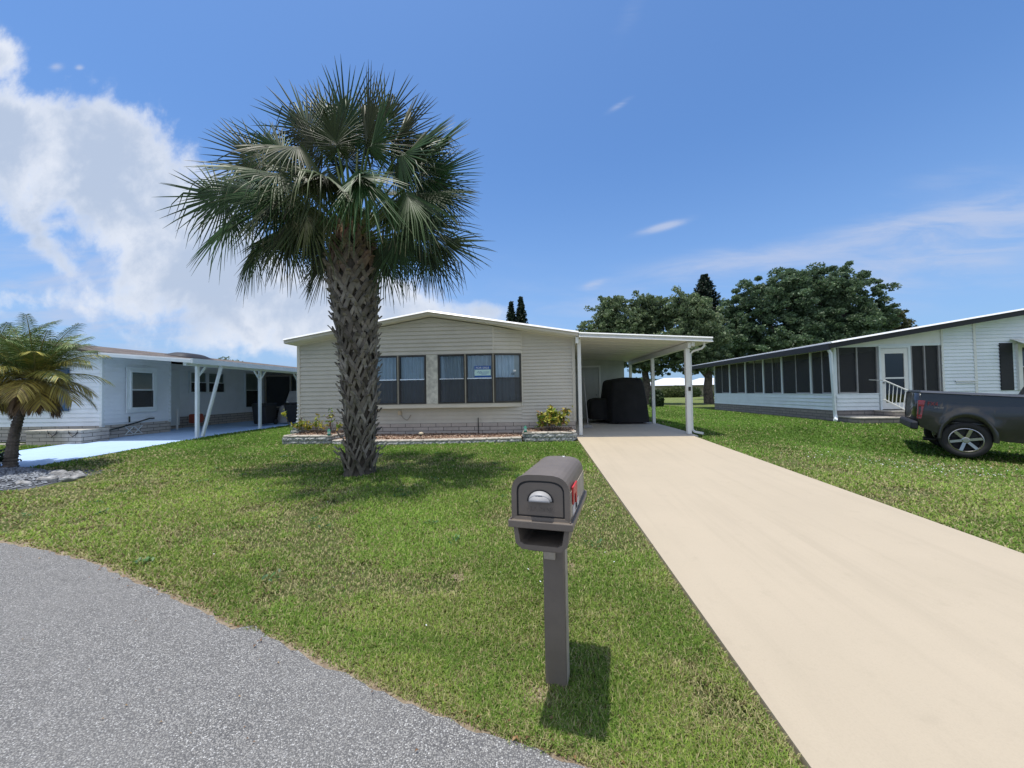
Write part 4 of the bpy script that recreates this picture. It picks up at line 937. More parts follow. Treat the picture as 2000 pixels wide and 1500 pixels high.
# ------------------------------------------------------------------ feather palm cluster on the left
def feather(name, parent, base, d, up, L, seed, droop=.5, pal=((.16, .22, .05), (.10, .16, .04)), nl=44, ll=.26, wl=.011, hang=.35):
    r = random.Random(seed); base = Vector(base); d = Vector(d).normalized(); V_ = []; F_ = []; K_ = []; N = 14; pts = []
    p = base.copy(); v = (d+Vector((0, 0, up))).normalized()
    for i in range(N+1):
        pts.append(p.copy()); p = p+v*L/N; v = (v+Vector((0, 0, -droop*2.2/N*(.4+1.2*i/N)))).normalized()
    side = []; tg = []
    for i in range(N+1):
        t = (pts[min(i+1, N)]-pts[max(i-1, 0)]).normalized(); s = t.cross(Vector((0, 0, 1))); s = s.normalized() if s.length > .1 else Vector((1, 0, 0)); side.append(s); tg.append(t)
        w = .014*(1-i/N)+.003; n = s.cross(t); b0 = len(V_); V_ += [pts[i]-s*w, pts[i]+n*w, pts[i]+s*w, pts[i]-n*w]; K_ += [(.28, .25, .09)]*4
    for i in range(N):
        for k in range(4): F_.append((i*4+k, i*4+(k+1) % 4, (i+1)*4+(k+1) % 4, (i+1)*4+k))
    for q in range(nl):
        u = .16+.84*q/nl; f = u*N; i = min(int(f), N-1); p = pts[i].lerp(pts[i+1], f-i); s, t = side[i], tg[i]; n = s.cross(t)
        l0 = ll*(.45+.75*math.sin(math.pi*min(1, u*.9+.12)))*r.uniform(.85, 1.1)
        for sd in (-1, 1):
            dr = (s*sd*.85+t*(.55+.6*u)+n*.25*r.uniform(.3, 1.2)+Vector((0, 0, r.uniform(-.15, .05)))).normalized(); b0 = len(V_)
            c = pal[r.randrange(len(pal))]; k = r.uniform(.75, 1.25); c = tuple(x*k for x in c); wv = dr.cross(n).normalized()
            for tt, w in ((0, .5), (.4, 1), (.75, .7), (1, .08)):
                pp = p+dr*l0*tt-Vector((0, 0, 1))*hang*l0*tt*tt; V_ += [pp-wv*wl*w, pp+wv*wl*w]; K_ += [c]*2
            for j in range(3): F_.append((b0+j*2, b0+j*2+1, b0+j*2+3, b0+j*2+2))
    return npmesh(name, np.array([tuple(v) for v in V_]), np.array(F_), M['frond'], parent, cols=np.array(K_))
def feather_palm(label, base, top, crown_r, seed, nf=22, L=1.35):
    t = thing('feather_palm', label, 'palm tree', base, group='feather palms in the rock bed'); rs = random.Random(seed); mb = MB(); b0, t0 = Vector(base), Vector(top)
    path = []; rad = []
    for i in range(60):
        u = i/59; p = b0.lerp(t0, u)+Vector((-(t0.x-b0.x)*.35*math.sin(math.pi*u), 0, 0)); path.append(p); rad.append((.072-.02*u+(.03*(1-u)**6))*(1+.16*(i % 2))*rs.uniform(.93, 1.08))
    path[0].z -= .1; mb.tube(path, rad, 12); mb.build('trunk', M['wood'], t)
    for k in range(nf):
        a = k*2.39996+seed; lvl = k/nf; d = (math.cos(a), math.sin(a)*.8, 0)
        up = 2.0-2.3*lvl+rs.uniform(-.15, .15)
        if lvl < .45: pal = ((.13, .20, .06), (.09, .15, .04), (.22, .28, .10))
        elif lvl < .75: pal = ((.30, .29, .06), (.16, .20, .05), (.42, .36, .08))
        else: pal = ((.42, .32, .07), (.24, .18, .06), (.48, .40, .11))
        feather('frond', t, t0+Vector((0, 0, .05-.12*lvl)), d, up, L*rs.uniform(.85, 1.05)*(1.32-.42*lvl), seed*50+k, .35+.35*lvl, pal, nl=48, ll=.31, wl=.0065, hang=.55)
    for k in range(9):    # dead hanging fronds
        a = k*2.3+seed*.7; feather('dead_frond', t, t0+Vector((math.cos(a)*.08, math.sin(a)*.08, -.12)), (math.cos(a), math.sin(a), 0), -.9, .62*rs.uniform(.7, 1.1), seed*70+k, 1.5, ((.12, .07, .04), (.20, .13, .07)), nl=26, ll=.16, hang=.9)
    return t
fp = feather_palm('curved feather palm with yellowing lower fronds in the rock bed at the left edge', (-9.64, 6.5, .22), (-9.30, 6.6, 1.93), 1.3, 3, 44, 1.0)
feather_palm('second feather palm in the rock bed, crown cut by the left photo edge', (-10.35, 6.45, .22), (-10.25, 6.6, 2.05), 1.3, 5, 32, 1.05)
# rock bed
XB, YB_ = -10.4, 5.75
xs = np.arange(-13.0, -7.7, .07); ys = np.arange(4.7, 6.8, .07); X, Y = np.meshgrid(xs, ys); e = ((X-XB)**2/7.0+(Y-YB_)**2/.95)
Z = gz(X, Y)-.03+.10*sm((1-e)/.4)+.02*fbm(X*8, Y*8, 2); idx = np.arange(X.size).reshape(X.shape)
F_ = np.stack([idx[:-1, :-1], idx[:-1, 1:], idx[1:, 1:], idx[1:, :-1]], -1).reshape(-1, 4)
n = 9000; cx = -13.0+5.3*rng.random(n); cy = 4.75+2.0*rng.random(n); e2 = ((cx-XB)**2/7.0+(cy-YB_)**2/.95); k = e2 < .95; cx, cy, e2 = cx[k], cy[k], e2[k]; n = len(cx)
cz = gz(cx, cy)-.03+.10*sm((1-e2)/.4)+.02; s = .012+.02*rng.random(n)
oct_ = np.array([(1, 0, 0), (-1, 0, 0), (0, 1, 0), (0, -1, 0), (0, 0, .7), (0, 0, -.7)])
Vg = (np.stack([cx, cy, cz], -1)[:, None]+oct_[None]*s[:, None, None]*(.6+.8*rng.random((n, 6, 1)))).reshape(-1, 3)
fo = np.array([(0, 2, 4), (2, 1, 4), (1, 3, 4), (3, 0, 4)]); Fg = (np.arange(n)*6)[:, None, None]+fo[None]; Fg = Fg.reshape(-1, 3)
tri = np.concatenate([F_[:, :3], F_[:, [0, 2, 3]]]); nb = X.size
cg = np.tile(np.array([.11, .12, .14]), (nb, 1)); cc = (np.array([.21, .23, .26])*(.4+1.1*rng.random((n, 1))));  # gravel colours darkened to carry the palms' shade
o = npmesh('gravel', np.concatenate([np.stack([X, Y, Z], -1).reshape(-1, 3), Vg]), np.concatenate([tri, Fg+nb]), M['mulch'], cols=np.concatenate([cg, np.repeat(cc, 6, 0)]))
tag(o, 'bluish grey gravel heaped in the bed around the feather palms', 'gravel', kind='stuff')
def rock(label, c, r, seed, h=.6):
    rs = random.Random(seed); bm_v = []; n1_, n2_ = 12, 8; mb = MB(); ph = [rs.random()*6 for _ in range(5)]; a0 = rs.random()*3
    for j in range(n2_+1):
        for i in range(n1_):
            a = 2*math.pi*i/n1_; b_ = math.pi*j/n2_; q = 1+.16*math.sin(a*2+ph[0])+.10*math.sin(a*3+ph[1]+b_*2)+.08*math.sin(b_*4+ph[2]); x = q*math.sin(b_)*math.cos(a)*r; y = q*math.sin(b_)*math.sin(a)*r*.62
            bm_v.append((c[0]+x*math.cos(a0*.12)-y*math.sin(a0*.12), c[1]+x*math.sin(a0*.12)+y*math.cos(a0*.12), c[2]+math.cos(b_)*r*h*q))
    mb.add(bm_v, [(j*n1_+i, (j+1)*n1_+i, (j+1)*n1_+(i+1) % n1_, j*n1_+(i+1) % n1_) for j in range(n2_) for i in range(n1_)])
    o = mb.build('edging_rock', M['rock'], smooth=False); tag(o, label, 'rock', 'pale rocks edging the palm bed')
rl = [(-7.35, 5.90, 'flat white edging rock at the right tip of the gravel bed'), (-7.62, 5.80, 'pale edging rock next to the right tip of the gravel bed'), (-7.50, 6.06, 'small white rock behind the right tip of the gravel bed'),
      (-7.75, 5.58, 'third grey edging rock from the right tip of the palm bed'), (-7.95, 5.36, 'fourth grey edging rock from the right tip of the palm bed'), (-8.15, 5.17, 'edging rock on the near side of the bed, fifth from the right tip'), (-8.45, 5.03, 'edging rock on the near side of the gravel bed at the left photo edge'),
      (-8.78, 4.95, 'outermost edging rock of the gravel bed beside the lawn'), (-7.85, 6.12, 'grey rock on the far side of the gravel bed tip'), (-8.2, 6.25, 'darker rock on the far side of the gravel bed')]
for i, (x, y, lab) in enumerate(rl): rock(lab, (x-.33, y, G0(x, y)+.015), .11+.025*(i % 3), i, .5)
bush('dark_groundcover', 'dark leafy plant at the foot of the feather palms', (-9.95, 6.55, .27), [(-.2, 0, .2), (.1, 0, .22), (.0, -.1, .15), (-.35, 0, .18)], [(.02, .05, .03), (.04, .07, .04)], .05, 60, .09, seed=44, cat='plant')

# ------------------------------------------------------------------ left neighbour house
lh = thing('manufactured_house', 'pale blue white house with shingle roof and blue shutter at the left edge', 'house', (-16, 10.3, .3))
LX, LY = -12.42, 10.3
mb = MB(frame((-19.6, LY), (-18.6, LY))); lap(mb, 0, 19.6+LX, .76, 3.5, [(0, 2.85, 3.6, 3.40), (3.6, 3.40, 7.2, 2.76)], .125, .034); mb.build('front_siding', M['wsiding'], lh)
mb = MB(frame((LX+.004, LY), (LX+.004, 12.35))); lap(mb, .02, 2.05, .82, 2.84, (), .125, .038); mb.build('side_siding', M['wsiding'], lh)
mb = MB(); mb.box(-19.6, LX, LY+.004, 12.35, .3, 2.74); mb.box(-19.6, -13.5, 12.355, 26, .3, 2.78)
mb.prism([(-19.5, 2.74), (-12.5, 2.74), (-16, 3.36)], LY+.004, 12.3); mb.build('wall', M['wsiding'], lh)
mb = MB(frame((-13.496, 12.36), (-13.496, 26))); lap(mb, 0, 8, .82, 2.80, (), .125, .026); mb.build('side_siding', M['wsiding'], lh)
mb = MB(); mb.box(LX-.06, LX+.02, LY-.025, LY+.06, .72, 2.8); mb.build('corner_trim', M['bwhite'], lh); mb = MB(); mb.box(LX-.02, LX+.022, 12.29, 12.37, .72, 2.8); mb.build('corner_trim', M['bwhite'], lh)
mb = MB(); mb.box(-19.62, LX+.012, LY-.02, 12.36, .2, .76); mb.box(-19.6, -13.48, 12.37, 26, .2, .80); mb.build('skirting', M['skirtdim'], lh)
mb = MB(); mb.prism([(-20, 2.82), (-16, 3.41), (-16, 3.47), (-20, 2.88)], 9.88, 26.2); mb.prism([(-16, 3.41), (-12.15, 2.79), (-12.15, 2.85), (-16, 3.47)], 9.88, 26.2); mb.build('roof', M['shingle'], lh)
mb = MB(); mb.prism([(-20, 2.70), (-16, 3.29), (-16, 3.405), (-20, 2.815)], 9.90, 9.94); mb.prism([(-16, 3.29), (-12.15, 2.66), (-12.15, 2.785), (-16, 3.405)], 9.90, 9.94); mb.build('fascia', M['bwhite'], lh)
mb = MB(); mb.box(-20, -12.15, 9.945, LY-.03, 2.70, 2.72); mb.build('soffit', M['bwhite'], lh)
mb = MB(); vs = []
for j in range(9):
    for i in range(13):
        u, v = i/12*2-1, j/8*2-1; h = .03+.16*(1-u**4)*(1-v**4); vs.append((-14.2+.4*v, 15.0+.75*u, 3.17-.155*.4*v+h))
mb.add(vs, [(j*13+i, j*13+i+1, (j+1)*13+i+1, (j+1)*13+i) for j in range(8) for i in range(12)]); mb.build('skylight_dome', M['skylight'], lh, smooth=True)
window(lh, frame((LX+.09, 10.97), (LX+.09, 11.73)), .76, 1.20, 2.38, frame_mat='bwhite', rail='bwhite', glass='pane', blind=True, trim=.05, inner=.0, curtain=False)
mb = MB(frame((LX+.07, 10.88), (LX+.07, 11.82))); mb.box(0, .94, -.018, 0, 1.10, 1.199); mb.box(0, .94, -.018, 0, 2.381, 2.48); mb.box(0, .088, -.018, 0, 1.2, 2.38); mb.box(.852, .94, -.018, 0, 1.2, 2.38); mb.build('window_trim', M['bwhite'], lh)
mb = MB(); mb.box(LX-.03, LX+.05, 10.98, 11.72, 1.21, 2.37); mb.build('window_backing', M['dark'], lh)
for ya, yb_, za, zb_ in ((14.15, 14.95, 1.70, 2.56), (14.97, 15.85, 1.70, 2.56), (17.0, 17.9, 1.0, 2.66)):
    window(lh, frame((-13.43, ya), (-13.43, yb_)), yb_-ya, za, zb_, frame_mat='bwhite', rail='bwhite', glass='pane', blind=True, trim=.05, curtain=False)
    mb = MB(); mb.box(-13.52, -13.462, ya+.02, yb_-.02, za+.02, zb_-.02); mb.build('window_backing', M['dark'], lh)
for xa, xb in ((-16.7, -15.75), (-15.75, -14.8), (-14.8, -13.83)):
    window(lh, frame((xa, LY-.075), (xb, LY-.075)), xb-xa, 1.24, 2.4, frame_mat='bwhite', rail='bwhite', glass='pane', trim=.04, inner=.012, screen=None)
mb = MB(); mb.box(-13.72, -13.40, LY-.08, LY-.036, 1.20, 2.44); 
mb.build('shutter', M['shutter'], lh)
mb = MB(); mb.box(-13.47, -13.44, 12.9, 13.75, .5, 2.55); mb.build('door', M['bwhite'], lh)
vt = thing('vent_block', 'white decorative vent grille in the skirting by the neighbour driveway', 'vent', (-12.38, 11.2, .5))
mb = MB()
for yc in (11.02, 11.28):
    for q in ((-.12, -.12, .12, .12), (-.12, .12, .12, -.12)):
        mb.tube([(-12.395, yc+q[0], .55+q[1]), (-12.395, yc+q[2], .55+q[3])], .012, 5)
    mb.box(-12.40, -12.375, yc-.13, yc+.13, .42, .435); mb.box(-12.40, -12.375, yc-.13, yc+.13, .665, .68)
mb.build('grille', M['bwhite'], vt)
ho = thing('garden_hose', 'dark hose running up the skirting of the neighbour house', 'hose', (-12.3, 10.8, .55))
mb = MB(); mb.tube([(-13.2, 9.62, .66), (-12.7, 9.6, .60), (-12.36, 10.3, .60), (-12.36, 10.7, .66), (-12.36, 11.2, .78), (-12.36, 11.6, .88), (-12.36, 11.75, .88)], .02, 6, True); mb.build('tube', M['hose'], ho, smooth=True)
mb = MB(); mb.tube([(-12.37, 11.0, .80), (-12.37, 11.0, .98)], .02, 6); mb.build('tap', M['hose'], ho)
for k, cx in enumerate((-12.95, -12.35)):
    c = thing('hanging_bracket', ('left' if k == 0 else 'right')+' curved black iron hook hanging on the neighbour brick planter', 'bracket', (cx, 9.55, .5)); mb = MB()
    mb.tube([(cx-.14, 9.56, .70), (cx-.10, 9.55, .60), (cx, 9.54, .53), (cx+.10, 9.55, .60), (cx+.14, 9.56, .70)], .012, 6); mb.build('iron', M['black'], c)
bp = thing('brick_planter', 'long low brick planter along the front of the left neighbour house', 'planter', (-12.9, 9.8, .3))
mb = MB(); mb.box(-13.75, -12.15, 9.58, 10.26, .2, .655); mb.build('brick_wall', M['skirt'], bp)
mb = MB(); mb.box(-13.78, -12.12, 9.55, 10.26, .656, .70); mb.build('cap_stone', M['cap'], bp)
mb = MB(); mb.box(-17.5, -13.8, 9.45, 9.62, .28, .36); tag(mb.build('garden_edging', M['cap']), 'thin pale edging strip on the grass left of the brick planter', 'edging')
# its carport
lc = thing('carport', 'pale blue carport with slanted brace posts beside the left neighbour house', 'carport', (-9.7, 10.4, .35))
mb = MB(); mb.prism([(-13.6, 2.93), (-9.42, 2.56), (-9.42, 2.59), (-13.6, 2.96)], 9.96, 21); mb.build('roof', M['metalroof'], lc)
mb = MB(); mb.prism([(-12.14, 2.72), (-9.42, 2.475), (-9.42, 2.559), (-12.14, 2.80)], 9.95, 10.0)
mb.box(-9.42, -9.36, 9.955, 21, 2.46, 2.60); mb.build('fascia', M['bwhite'], lc)
mb = MB(); mb.prism([(-13.48, 2.915), (-9.43, 2.545), (-9.43, 2.555), (-13.48, 2.925)], 10.01, 20.9); mb.build('ceiling_pan', M['bwhite'], lc)
mb = MB(); mb.box(-9.78, -9.68, 10.1, 20.9, 2.42, 2.54); mb.build('beam', M['bwhite'], lc)
for yy_ in (10.5, 13.02, 15.2, 17.6):
    mb = MB(); mb.box(-9.77, -9.69, yy_-.04, yy_+.04, G0(-9.7, yy_)+.02, 2.42); p = mb.build('post', M['bwhite'], lc, bevel=.006)
    for sd in (-1, 1):
        if yy_ < 11 and sd < 0: continue
        mb = MB(); mb.tube([(-9.73, yy_+sd*.02, 2.12), (-9.73, yy_+sd*.28, 2.42)], .032, 4); mb.build('corner_brace', M['bwhite'], p)
mb = MB(); mb.tube([(-9.62, 10.56, .40), (-9.45, 11.02, 2.46)], .045, 4); mb.build('downspout', M['bwhite'], lc)
# screened room further back
sr = thing('screened_room', 'dark screened porch at the back of the left carport', 'porch', (-11.5, 18.4, .38))
mb = MB()
for xx in (-13.4, -12.1, -10.95, -9.75): mb.box(xx-.04, xx+.04, 18.3, 18.38, .4, 2.6)
mb.box(-13.36, -9.79, 18.31, 18.37, 2.5, 2.6); mb.box(-13.36, -9.79, 18.31, 18.37, .95, 1.03); mb.build('frame', M['farwall'], sr)
mb = MB(); mb.poly([(-13.4, 18.34, .4), (-9.75, 18.34, .4), (-9.75, 18.34, 2.6), (-13.4, 18.34, 2.6)]); mb.build('screen', M['porchscreen'], sr)
mb = MB(); mb.box(-13.45, -9.7, 20.9, 21, .3, 2.7); mb.box(-9.8, -9.7, 18.4, 20.9, .3, 2.6); mb.build('back_wall', M['dark'], sr)
def bin_(label, x, y, s=1.0, rot=0):
    t = thing('wheeled_bin', label, 'trash bin', (x, y, .40), (0, 0, rot), group='black wheeled bins under the left carport'); mb = MB()
    mb.hexa([(-.24, -.26, .05), (.24, -.26, .05), (.24, .26, .05), (-.24, .26, .05), (-.29, -.33, .78), (.29, -.33, .78), (.29, .33, .78), (-.29, .33, .78)]); mb.build('body', M['black'], t, local=True, bevel=.02)
    mb = MB(); mb.hexa([(-.31, -.36, .785), (.31, -.36, .785), (.31, .35, .785), (-.31, .35, .785), (-.27, -.30, .86), (.27, -.30, .86), (.27, .30, .86), (-.27, .30, .86)]); mb.build('lid', M['black'], t, local=True, bevel=.015)
    for sx in (-.27, .27): 
        mb = MB(); mb.tube([(sx-.03, .27, .11), (sx+.03, .27, .11)], .11, 14); mb.build('wheel', M['tyre'], t, local=True)
bin_('black wheeled bin beside the middle post of the left carport', -10.72, 14.6); bin_('second black bin nearer the beige house, carrying a pale bag', -9.98, 15.4, rot=.2)
wc = thing('white_bag', 'pale crumpled bag slumped between the two black bins', 'bag', (-10.35, 15.2, .4)); mb = MB(); vs, fs = drape([(-10.52, .45), (-10.5, .8), (-10.42, 1.1), (-10.3, 1.18), (-10.2, 1.05), (-10.12, .7), (-10.1, .45)], 10, 15.0, 15.35, 9, .05, .03); mb.add(vs, fs); mb.build('bag', M['grey'], wc, smooth=True)
lc2 = thing('folded_lounger', 'light grey folded garden chair propped on the black bin', 'chair', (-10.0, 15.3, 1.2)); mb = MB()
mb.hexa([(-10.25, 15.2, 1.27), (-9.85, 15.2, 1.2), (-9.85, 15.24, 1.2), (-10.25, 15.24, 1.27), (-10.15, 15.3, 1.72), (-9.8, 15.3, 1.74), (-9.8, 15.34, 1.74), (-10.15, 15.34, 1.72)]); mb.build('seat_panel', M['grey'], lc2); mb = MB(); mb.tube([(-10.2, 15.18, 1.3), (-9.9, 15.18, 1.1)], .03, 6); mb.build('frame', M['white'], lc2)
hr = thing('hose_reel', 'orange red hose reel box standing by the wall in the left carport', 'hose reel', (-13.0, 14.1, .40)); mb = MB(); mb.box(-13.2, -12.9, 13.85, 14.22, .55, .90); mb.build('body', M['orange'], hr, bevel=.05); mb = MB(); mb.tube([(-12.88, 14.03, .72), (-12.83, 14.03, .72)], .12, 16); mb.build('reel', M['orange'], hr)
wp = thing('white_pipe', 'short white pipe standing up beside the neighbour house wall', 'pipe', (-12.9, 13.1, .4)); mb = MB(); mb.tube([(-12.9, 13.1, .38), (-12.9, 13.1, 1.12)], .035, 8); mb.build('tube', M['white'], wp)
# ------------------------------------------------------------------ right neighbour house
rh = thing('manufactured_house', 'white house with long dark screened porch and low gable roof on the right', 'house', (13, 13.5, .37))
PX, PY, PB = 10.0, 13.5, 22.2
# porch
por = thing('screened_porch', 'long white porch with dark screen bays along the side of the right house', 'porch', (10, 13.5, .37))
mb = MB(frame((PX, PB), (PX, PY))); lap(mb, 0, PB-PY, .72, 1.24, (), .13, .032); mb.M = frame((PX+.0, PY), (PX+1, PY)); lap(mb, .02, 1.36, .72, 1.24, (), .13, .032); mb.build('knee_wall', M['bwhite'], por)
mb = MB(); mb.box(PX+.004, PX+.1, PY+.004, PB, .6, 1.24); mb.box(PX+.1, 11.38, PY+.004, PY+.1, .6, 1.24); mb.build('wall_core', M['bwhite'], por)
mb = MB(); mb.box(PX-.02, 11.40, PY-.02, PB, .15, .715); mb.build('skirting', M['skirtgrey'], por)
mb = MB(); mb.box(PX-.03, PX+.1, PY, PB, 1.242, 1.275); mb.box(PX+.101, 11.38, PY-.02, PY+.1, 1.242, 1.275); mb.box(PX, PX+.06, PY, PB, 2.76, 2.88); mb.box(PX+.061, 13.4, PY, PY+.06, 2.82, 2.9); mb.build('sill', M['bwhite'], por)
posts_y = [13.55, 14.62, 16.27, 17.55, 19.0, 20.5, 22.15]
for i, yy_ in enumerate(posts_y):
    mb = MB(); w_ = .055 if i == 0 else .024; mb.box(PX-.015, PX+.07, yy_-w_, yy_+w_, 1.276, 2.76); mb.build('post', M['bwhite'], por)
    if i < 6:
        y2 = posts_y[i+1]; mb = MB(); mb.poly([(PX+.03, yy_, 1.27), (PX+.03, y2, 1.27), (PX+.03, y2, 2.77), (PX+.03, yy_, 2.77)]); mb.build('screen', M['porchscreen'], por)
        mb = MB(); ym = (yy_+y2)/2; mb.box(PX+.01, PX+.06, ym-.018, ym+.018, 1.276, 2.76); mb.box(PX+.01, PX+.06, yy_+.06, yy_+.09, 1.276, 2.76); mb.box(PX+.01, PX+.06, yy_+.09, ym-.02, 1.276, 1.32); mb.build('sash', M['grey'], por)
for xa, xb in ((10.10, 11.38), (12.40, 13.32)):
    mb = MB(); z0_ = 1.276; mb.poly([(xa, PY+.03, z0_), (xb, PY+.03, z0_), (xb, PY+.03, 2.82), (xa, PY+.03, 2.82)]); mb.build('screen', M['porchscreen'], por)
    mb = MB(); xm = xa+(xb-xa)*.48; mb.box(xm-.02, xm+.02, PY-.01, PY+.06, z0_, 2.82); mb.box(xa, xa+.05, PY-.01, PY+.06, z0_, 2.82); mb.box(xb-.05, xb, PY-.01, PY+.06, z0_, 2.82); mb.box(xa+.05, xm-.02, PY-.01, PY+.06, z0_, z0_+.05); mb.build('sash', M['grey'], por)
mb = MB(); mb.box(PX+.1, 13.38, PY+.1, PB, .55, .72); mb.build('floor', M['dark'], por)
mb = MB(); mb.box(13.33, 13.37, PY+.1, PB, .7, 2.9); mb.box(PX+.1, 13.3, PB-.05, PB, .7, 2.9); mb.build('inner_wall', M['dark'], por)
# porch door
mb = MB(); x0_, x1_ = 11.45, 12.31; yq = PY-.02
mb.box(x0_-.06, x0_, yq-.02, PY+.06, .72, 2.84); mb.box(x1_, x1_+.07, yq-.02, PY+.06, .72, 2.84); mb.box(x0_, x1_, yq-.02, PY+.06, 2.76, 2.84); fr = mb.build('door_frame', M['bwhite'], por)
mb = MB(); mb.box(x0_+.005, x0_+.13, yq, PY+.02, .74, 2.75); mb.box(x1_-.13, x1_-.005, yq, PY+.02, .74, 2.75); mb.box(x0_+.13, x1_-.13, yq, PY+.02, 2.58, 2.75); mb.box(x0_+.13, x1_-.13, yq, PY+.02, .74, .95); mb.box(x0_+.13, x1_-.13, yq, PY+.02, 1.74, 1.79); dr = mb.build('door', M['white'], por)
mb = MB(); mb.poly([(x0_+.13, PY, .95), (x1_-.13, PY, .95), (x1_-.13, PY, 2.58), (x0_+.13, PY, 2.58)]); mb.build('glass', M['panedark'], dr)
mb = MB(); mb.tube([(x0_+.07, yq, 1.62), (x0_+.07, yq-.05, 1.62)], .03, 10); mb.build('handle', M['grey'], dr)
# steps & rail
stp = thing('brick_steps', 'low brick steps in front of the white porch door', 'steps', (11, 12.9, .36))
mb = MB(); mb.box(10.02, 11.55, 12.55, 13.47, .12, .50); mb.box(11.2, 12.6, 12.75, 13.47, .12, .68); mb.build('brick_base', M['skirtgrey'], stp)
mb = MB(); mb.box(10.0, 11.57, 12.52, 13.47, .501, .535); mb.box(11.18, 12.62, 12.73, 13.47, .681, .715); mb.box(11.6, 12.3, 12.35, 12.72, .30, .40); mb.build('cap_stone', M['cap'], stp)
hr = thing('handrail', 'white metal handrail with balusters on the porch steps', 'handrail', (11.3, 12.9, .7))
mb = MB(); A, B = Vector((11.05, 12.9, 1.68)), Vector((11.62, 12.75, 1.34)); A2, B2 = Vector((11.02, 12.9, 1.08)), Vector((11.52, 12.75, .74)); mb.tube([A, B], .022, 6); mb.tube([A2, B2], .02, 6); mb.tube([(11.62, 12.75, 1.34), (11.62, 12.75, .70)], .02, 6); mb.tube([A, (11.0, 13.4, 1.72)], .015, 6); mb.build('rail', M['white'], hr)
mb = MB()
for k in range(6):
    u = (k+.3)/6; mb.tube([A.lerp(B, u), A2.lerp(B2, u)], .011, 5)
mb.build('balusters', M['white'], hr)
# main body
mb = MB(frame((13.4, PY), (14.4, PY))); slope = .155
def rz(x): return 2.90+slope*(x-9.8)-.02
lap(mb, 0, 9.5, .72, 6, [(0, rz(13.4), 9.5, rz(22.9))], .115, .03); mb.build('front_siding', M['wsiding'], rh)
mb = MB(frame((10.02, PY), (11.02, PY))); lap(mb, 0, 3.38, 2.90, 4, [(0, rz(10.02), 3.38, rz(13.4))], .09, .004); mb.build('gable_panel', M['white'], rh)
mb = MB(); P = [(13.4, .3), (22.9, .3), (22.9, rz(22.9)-.01), (13.4, rz(13.4)-.01)]; mb.prism(P, PY+.004, 25); mb.build('wall', M['wsiding'], rh)
mb = MB(); mb.box(13.38, 22.9, PY-.02, 25, .15, .72); mb.build('skirting', M['skirtgrey'], rh)
mb = MB(); mb.box(14.34, 14.42, PY-.036, PY, .72, rz(14.38)-.02); mb.build('corner_trim', M['white'], rh); mb = MB(); mb.box(13.36, 13.42, PY-.026, PY, .72, rz(13.4)-.02); mb.build('corner_trim', M['white'], rh)
mb = MB(); mb.box(13.75, 14.42, PY-.05, PY-.03, 1.60, 1.64); mb.box(13.75, 14.42, PY-.05, PY-.03, 1.54, 1.57); mb.build('trim_bracket', M['white'], rh)
# roof: 9.5 -> beyond
def rt(x): return 2.94+slope*(x-9.5)
mb = MB(); mb.prism([(9.5, rt(9.5)-.03), (23.3, rt(23.3)-.03), (23.3, rt(23.3)+.02), (9.5, rt(9.5)+.02)], 12.93, 25.3); mb.prism([(23.3, rt(23.3)-.03), (33, 3.3), (33, 3.35), (23.3, rt(23.3)+.02)], 12.93, 25.3); mb.build('roof', M['metalroof'], rh)
mb = MB(); mb.add([(9.5, 12.89, rt(9.5)-.025), (23.3, 12.89, rt(23.3)-.025), (23.3, 12.929, rt(23.3)+.021), (9.5, 12.929, rt(9.5)+.021)], [(0, 1, 2, 3)]); mb.build('drip_edge', M['metalroof'], rh)
mb = MB(); mb.prism([(9.47, rt(9.47)-.19), (23.3, rt(23.3)-.19), (23.3, rt(23.3)-.031), (9.47, rt(9.47)-.031)], 12.95, 12.99)
mb.box(9.44, 9.52, 12.96, 25.3, rt(9.5)-.23, rt(9.5)-.031); mb.build('gutter', M['navy'], rh)
mb = MB(); mb.prism([(9.53, rt(9.5)-.12), (23.3, rt(23.3)-.12), (23.3, rt(23.3)-.1), (9.53, rt(9.5)-.1)], 13.0, 22.3); mb.build('soffit', M['soffit'], rh)
mb = MB(); zq = G0(9.8, 13.2)
mb.tube([(9.52, 13.08, 2.72), (9.60, 13.1, 2.6), (9.78, 13.25, .62), (9.76, 13.2, .50), (9.60, 13.0, .42)], [.045, .05, .05, .05, .06], 4); mb.build('downspout', M['bwhite'], rh)
# shutter, window, awning
mb = MB(); mb.box(15.12, 15.50, PY-.05, PY-.015, 1.3, 2.84); mb.build('shutter', M['navy'], rh)
window(rh, frame((15.62, PY-.06), (16.9, PY-.06)), 1.28, 1.3, 2.8, frame_mat='white', rail='white', glass='panedark', trim=.12, curtain=False)
aw = []; mb = MB()
for k in range(7):
    y0_, z0_ = PY-.03-k*.09, 2.98-k*.05; mb.hexa([(15.45, y0_-.11, z0_-.075), (17.1, y0_-.11, z0_-.075), (17.1, y0_, z0_-.02), (15.45, y0_, z0_-.02), (15.45, y0_-.11, z0_-.06), (17.1, y0_-.11, z0_-.06), (17.1, y0_, z0_-.005), (15.45, y0_, z0_-.005)])
mb.build('awning', M['white'], rh)

# ------------------------------------------------------------------ pickup truck
YT = 8.44; tk = thing('pickup_truck', 'dark grey pickup truck parked on the grass at the right edge, seen from its bed', 'pickup truck', (8.72, YT, -.01), (0, R(4.0), R(-36)))
BX = Matrix.Diagonal((.78*.93, .93, .94, 1))
# local: x forward, y left(away +), side facing camera at y=0 (negative side), origin at rear axle ground
W_ = 1.98
def side_profile(): return None
mb = MB()
zr, zb0 = 1.40, .56
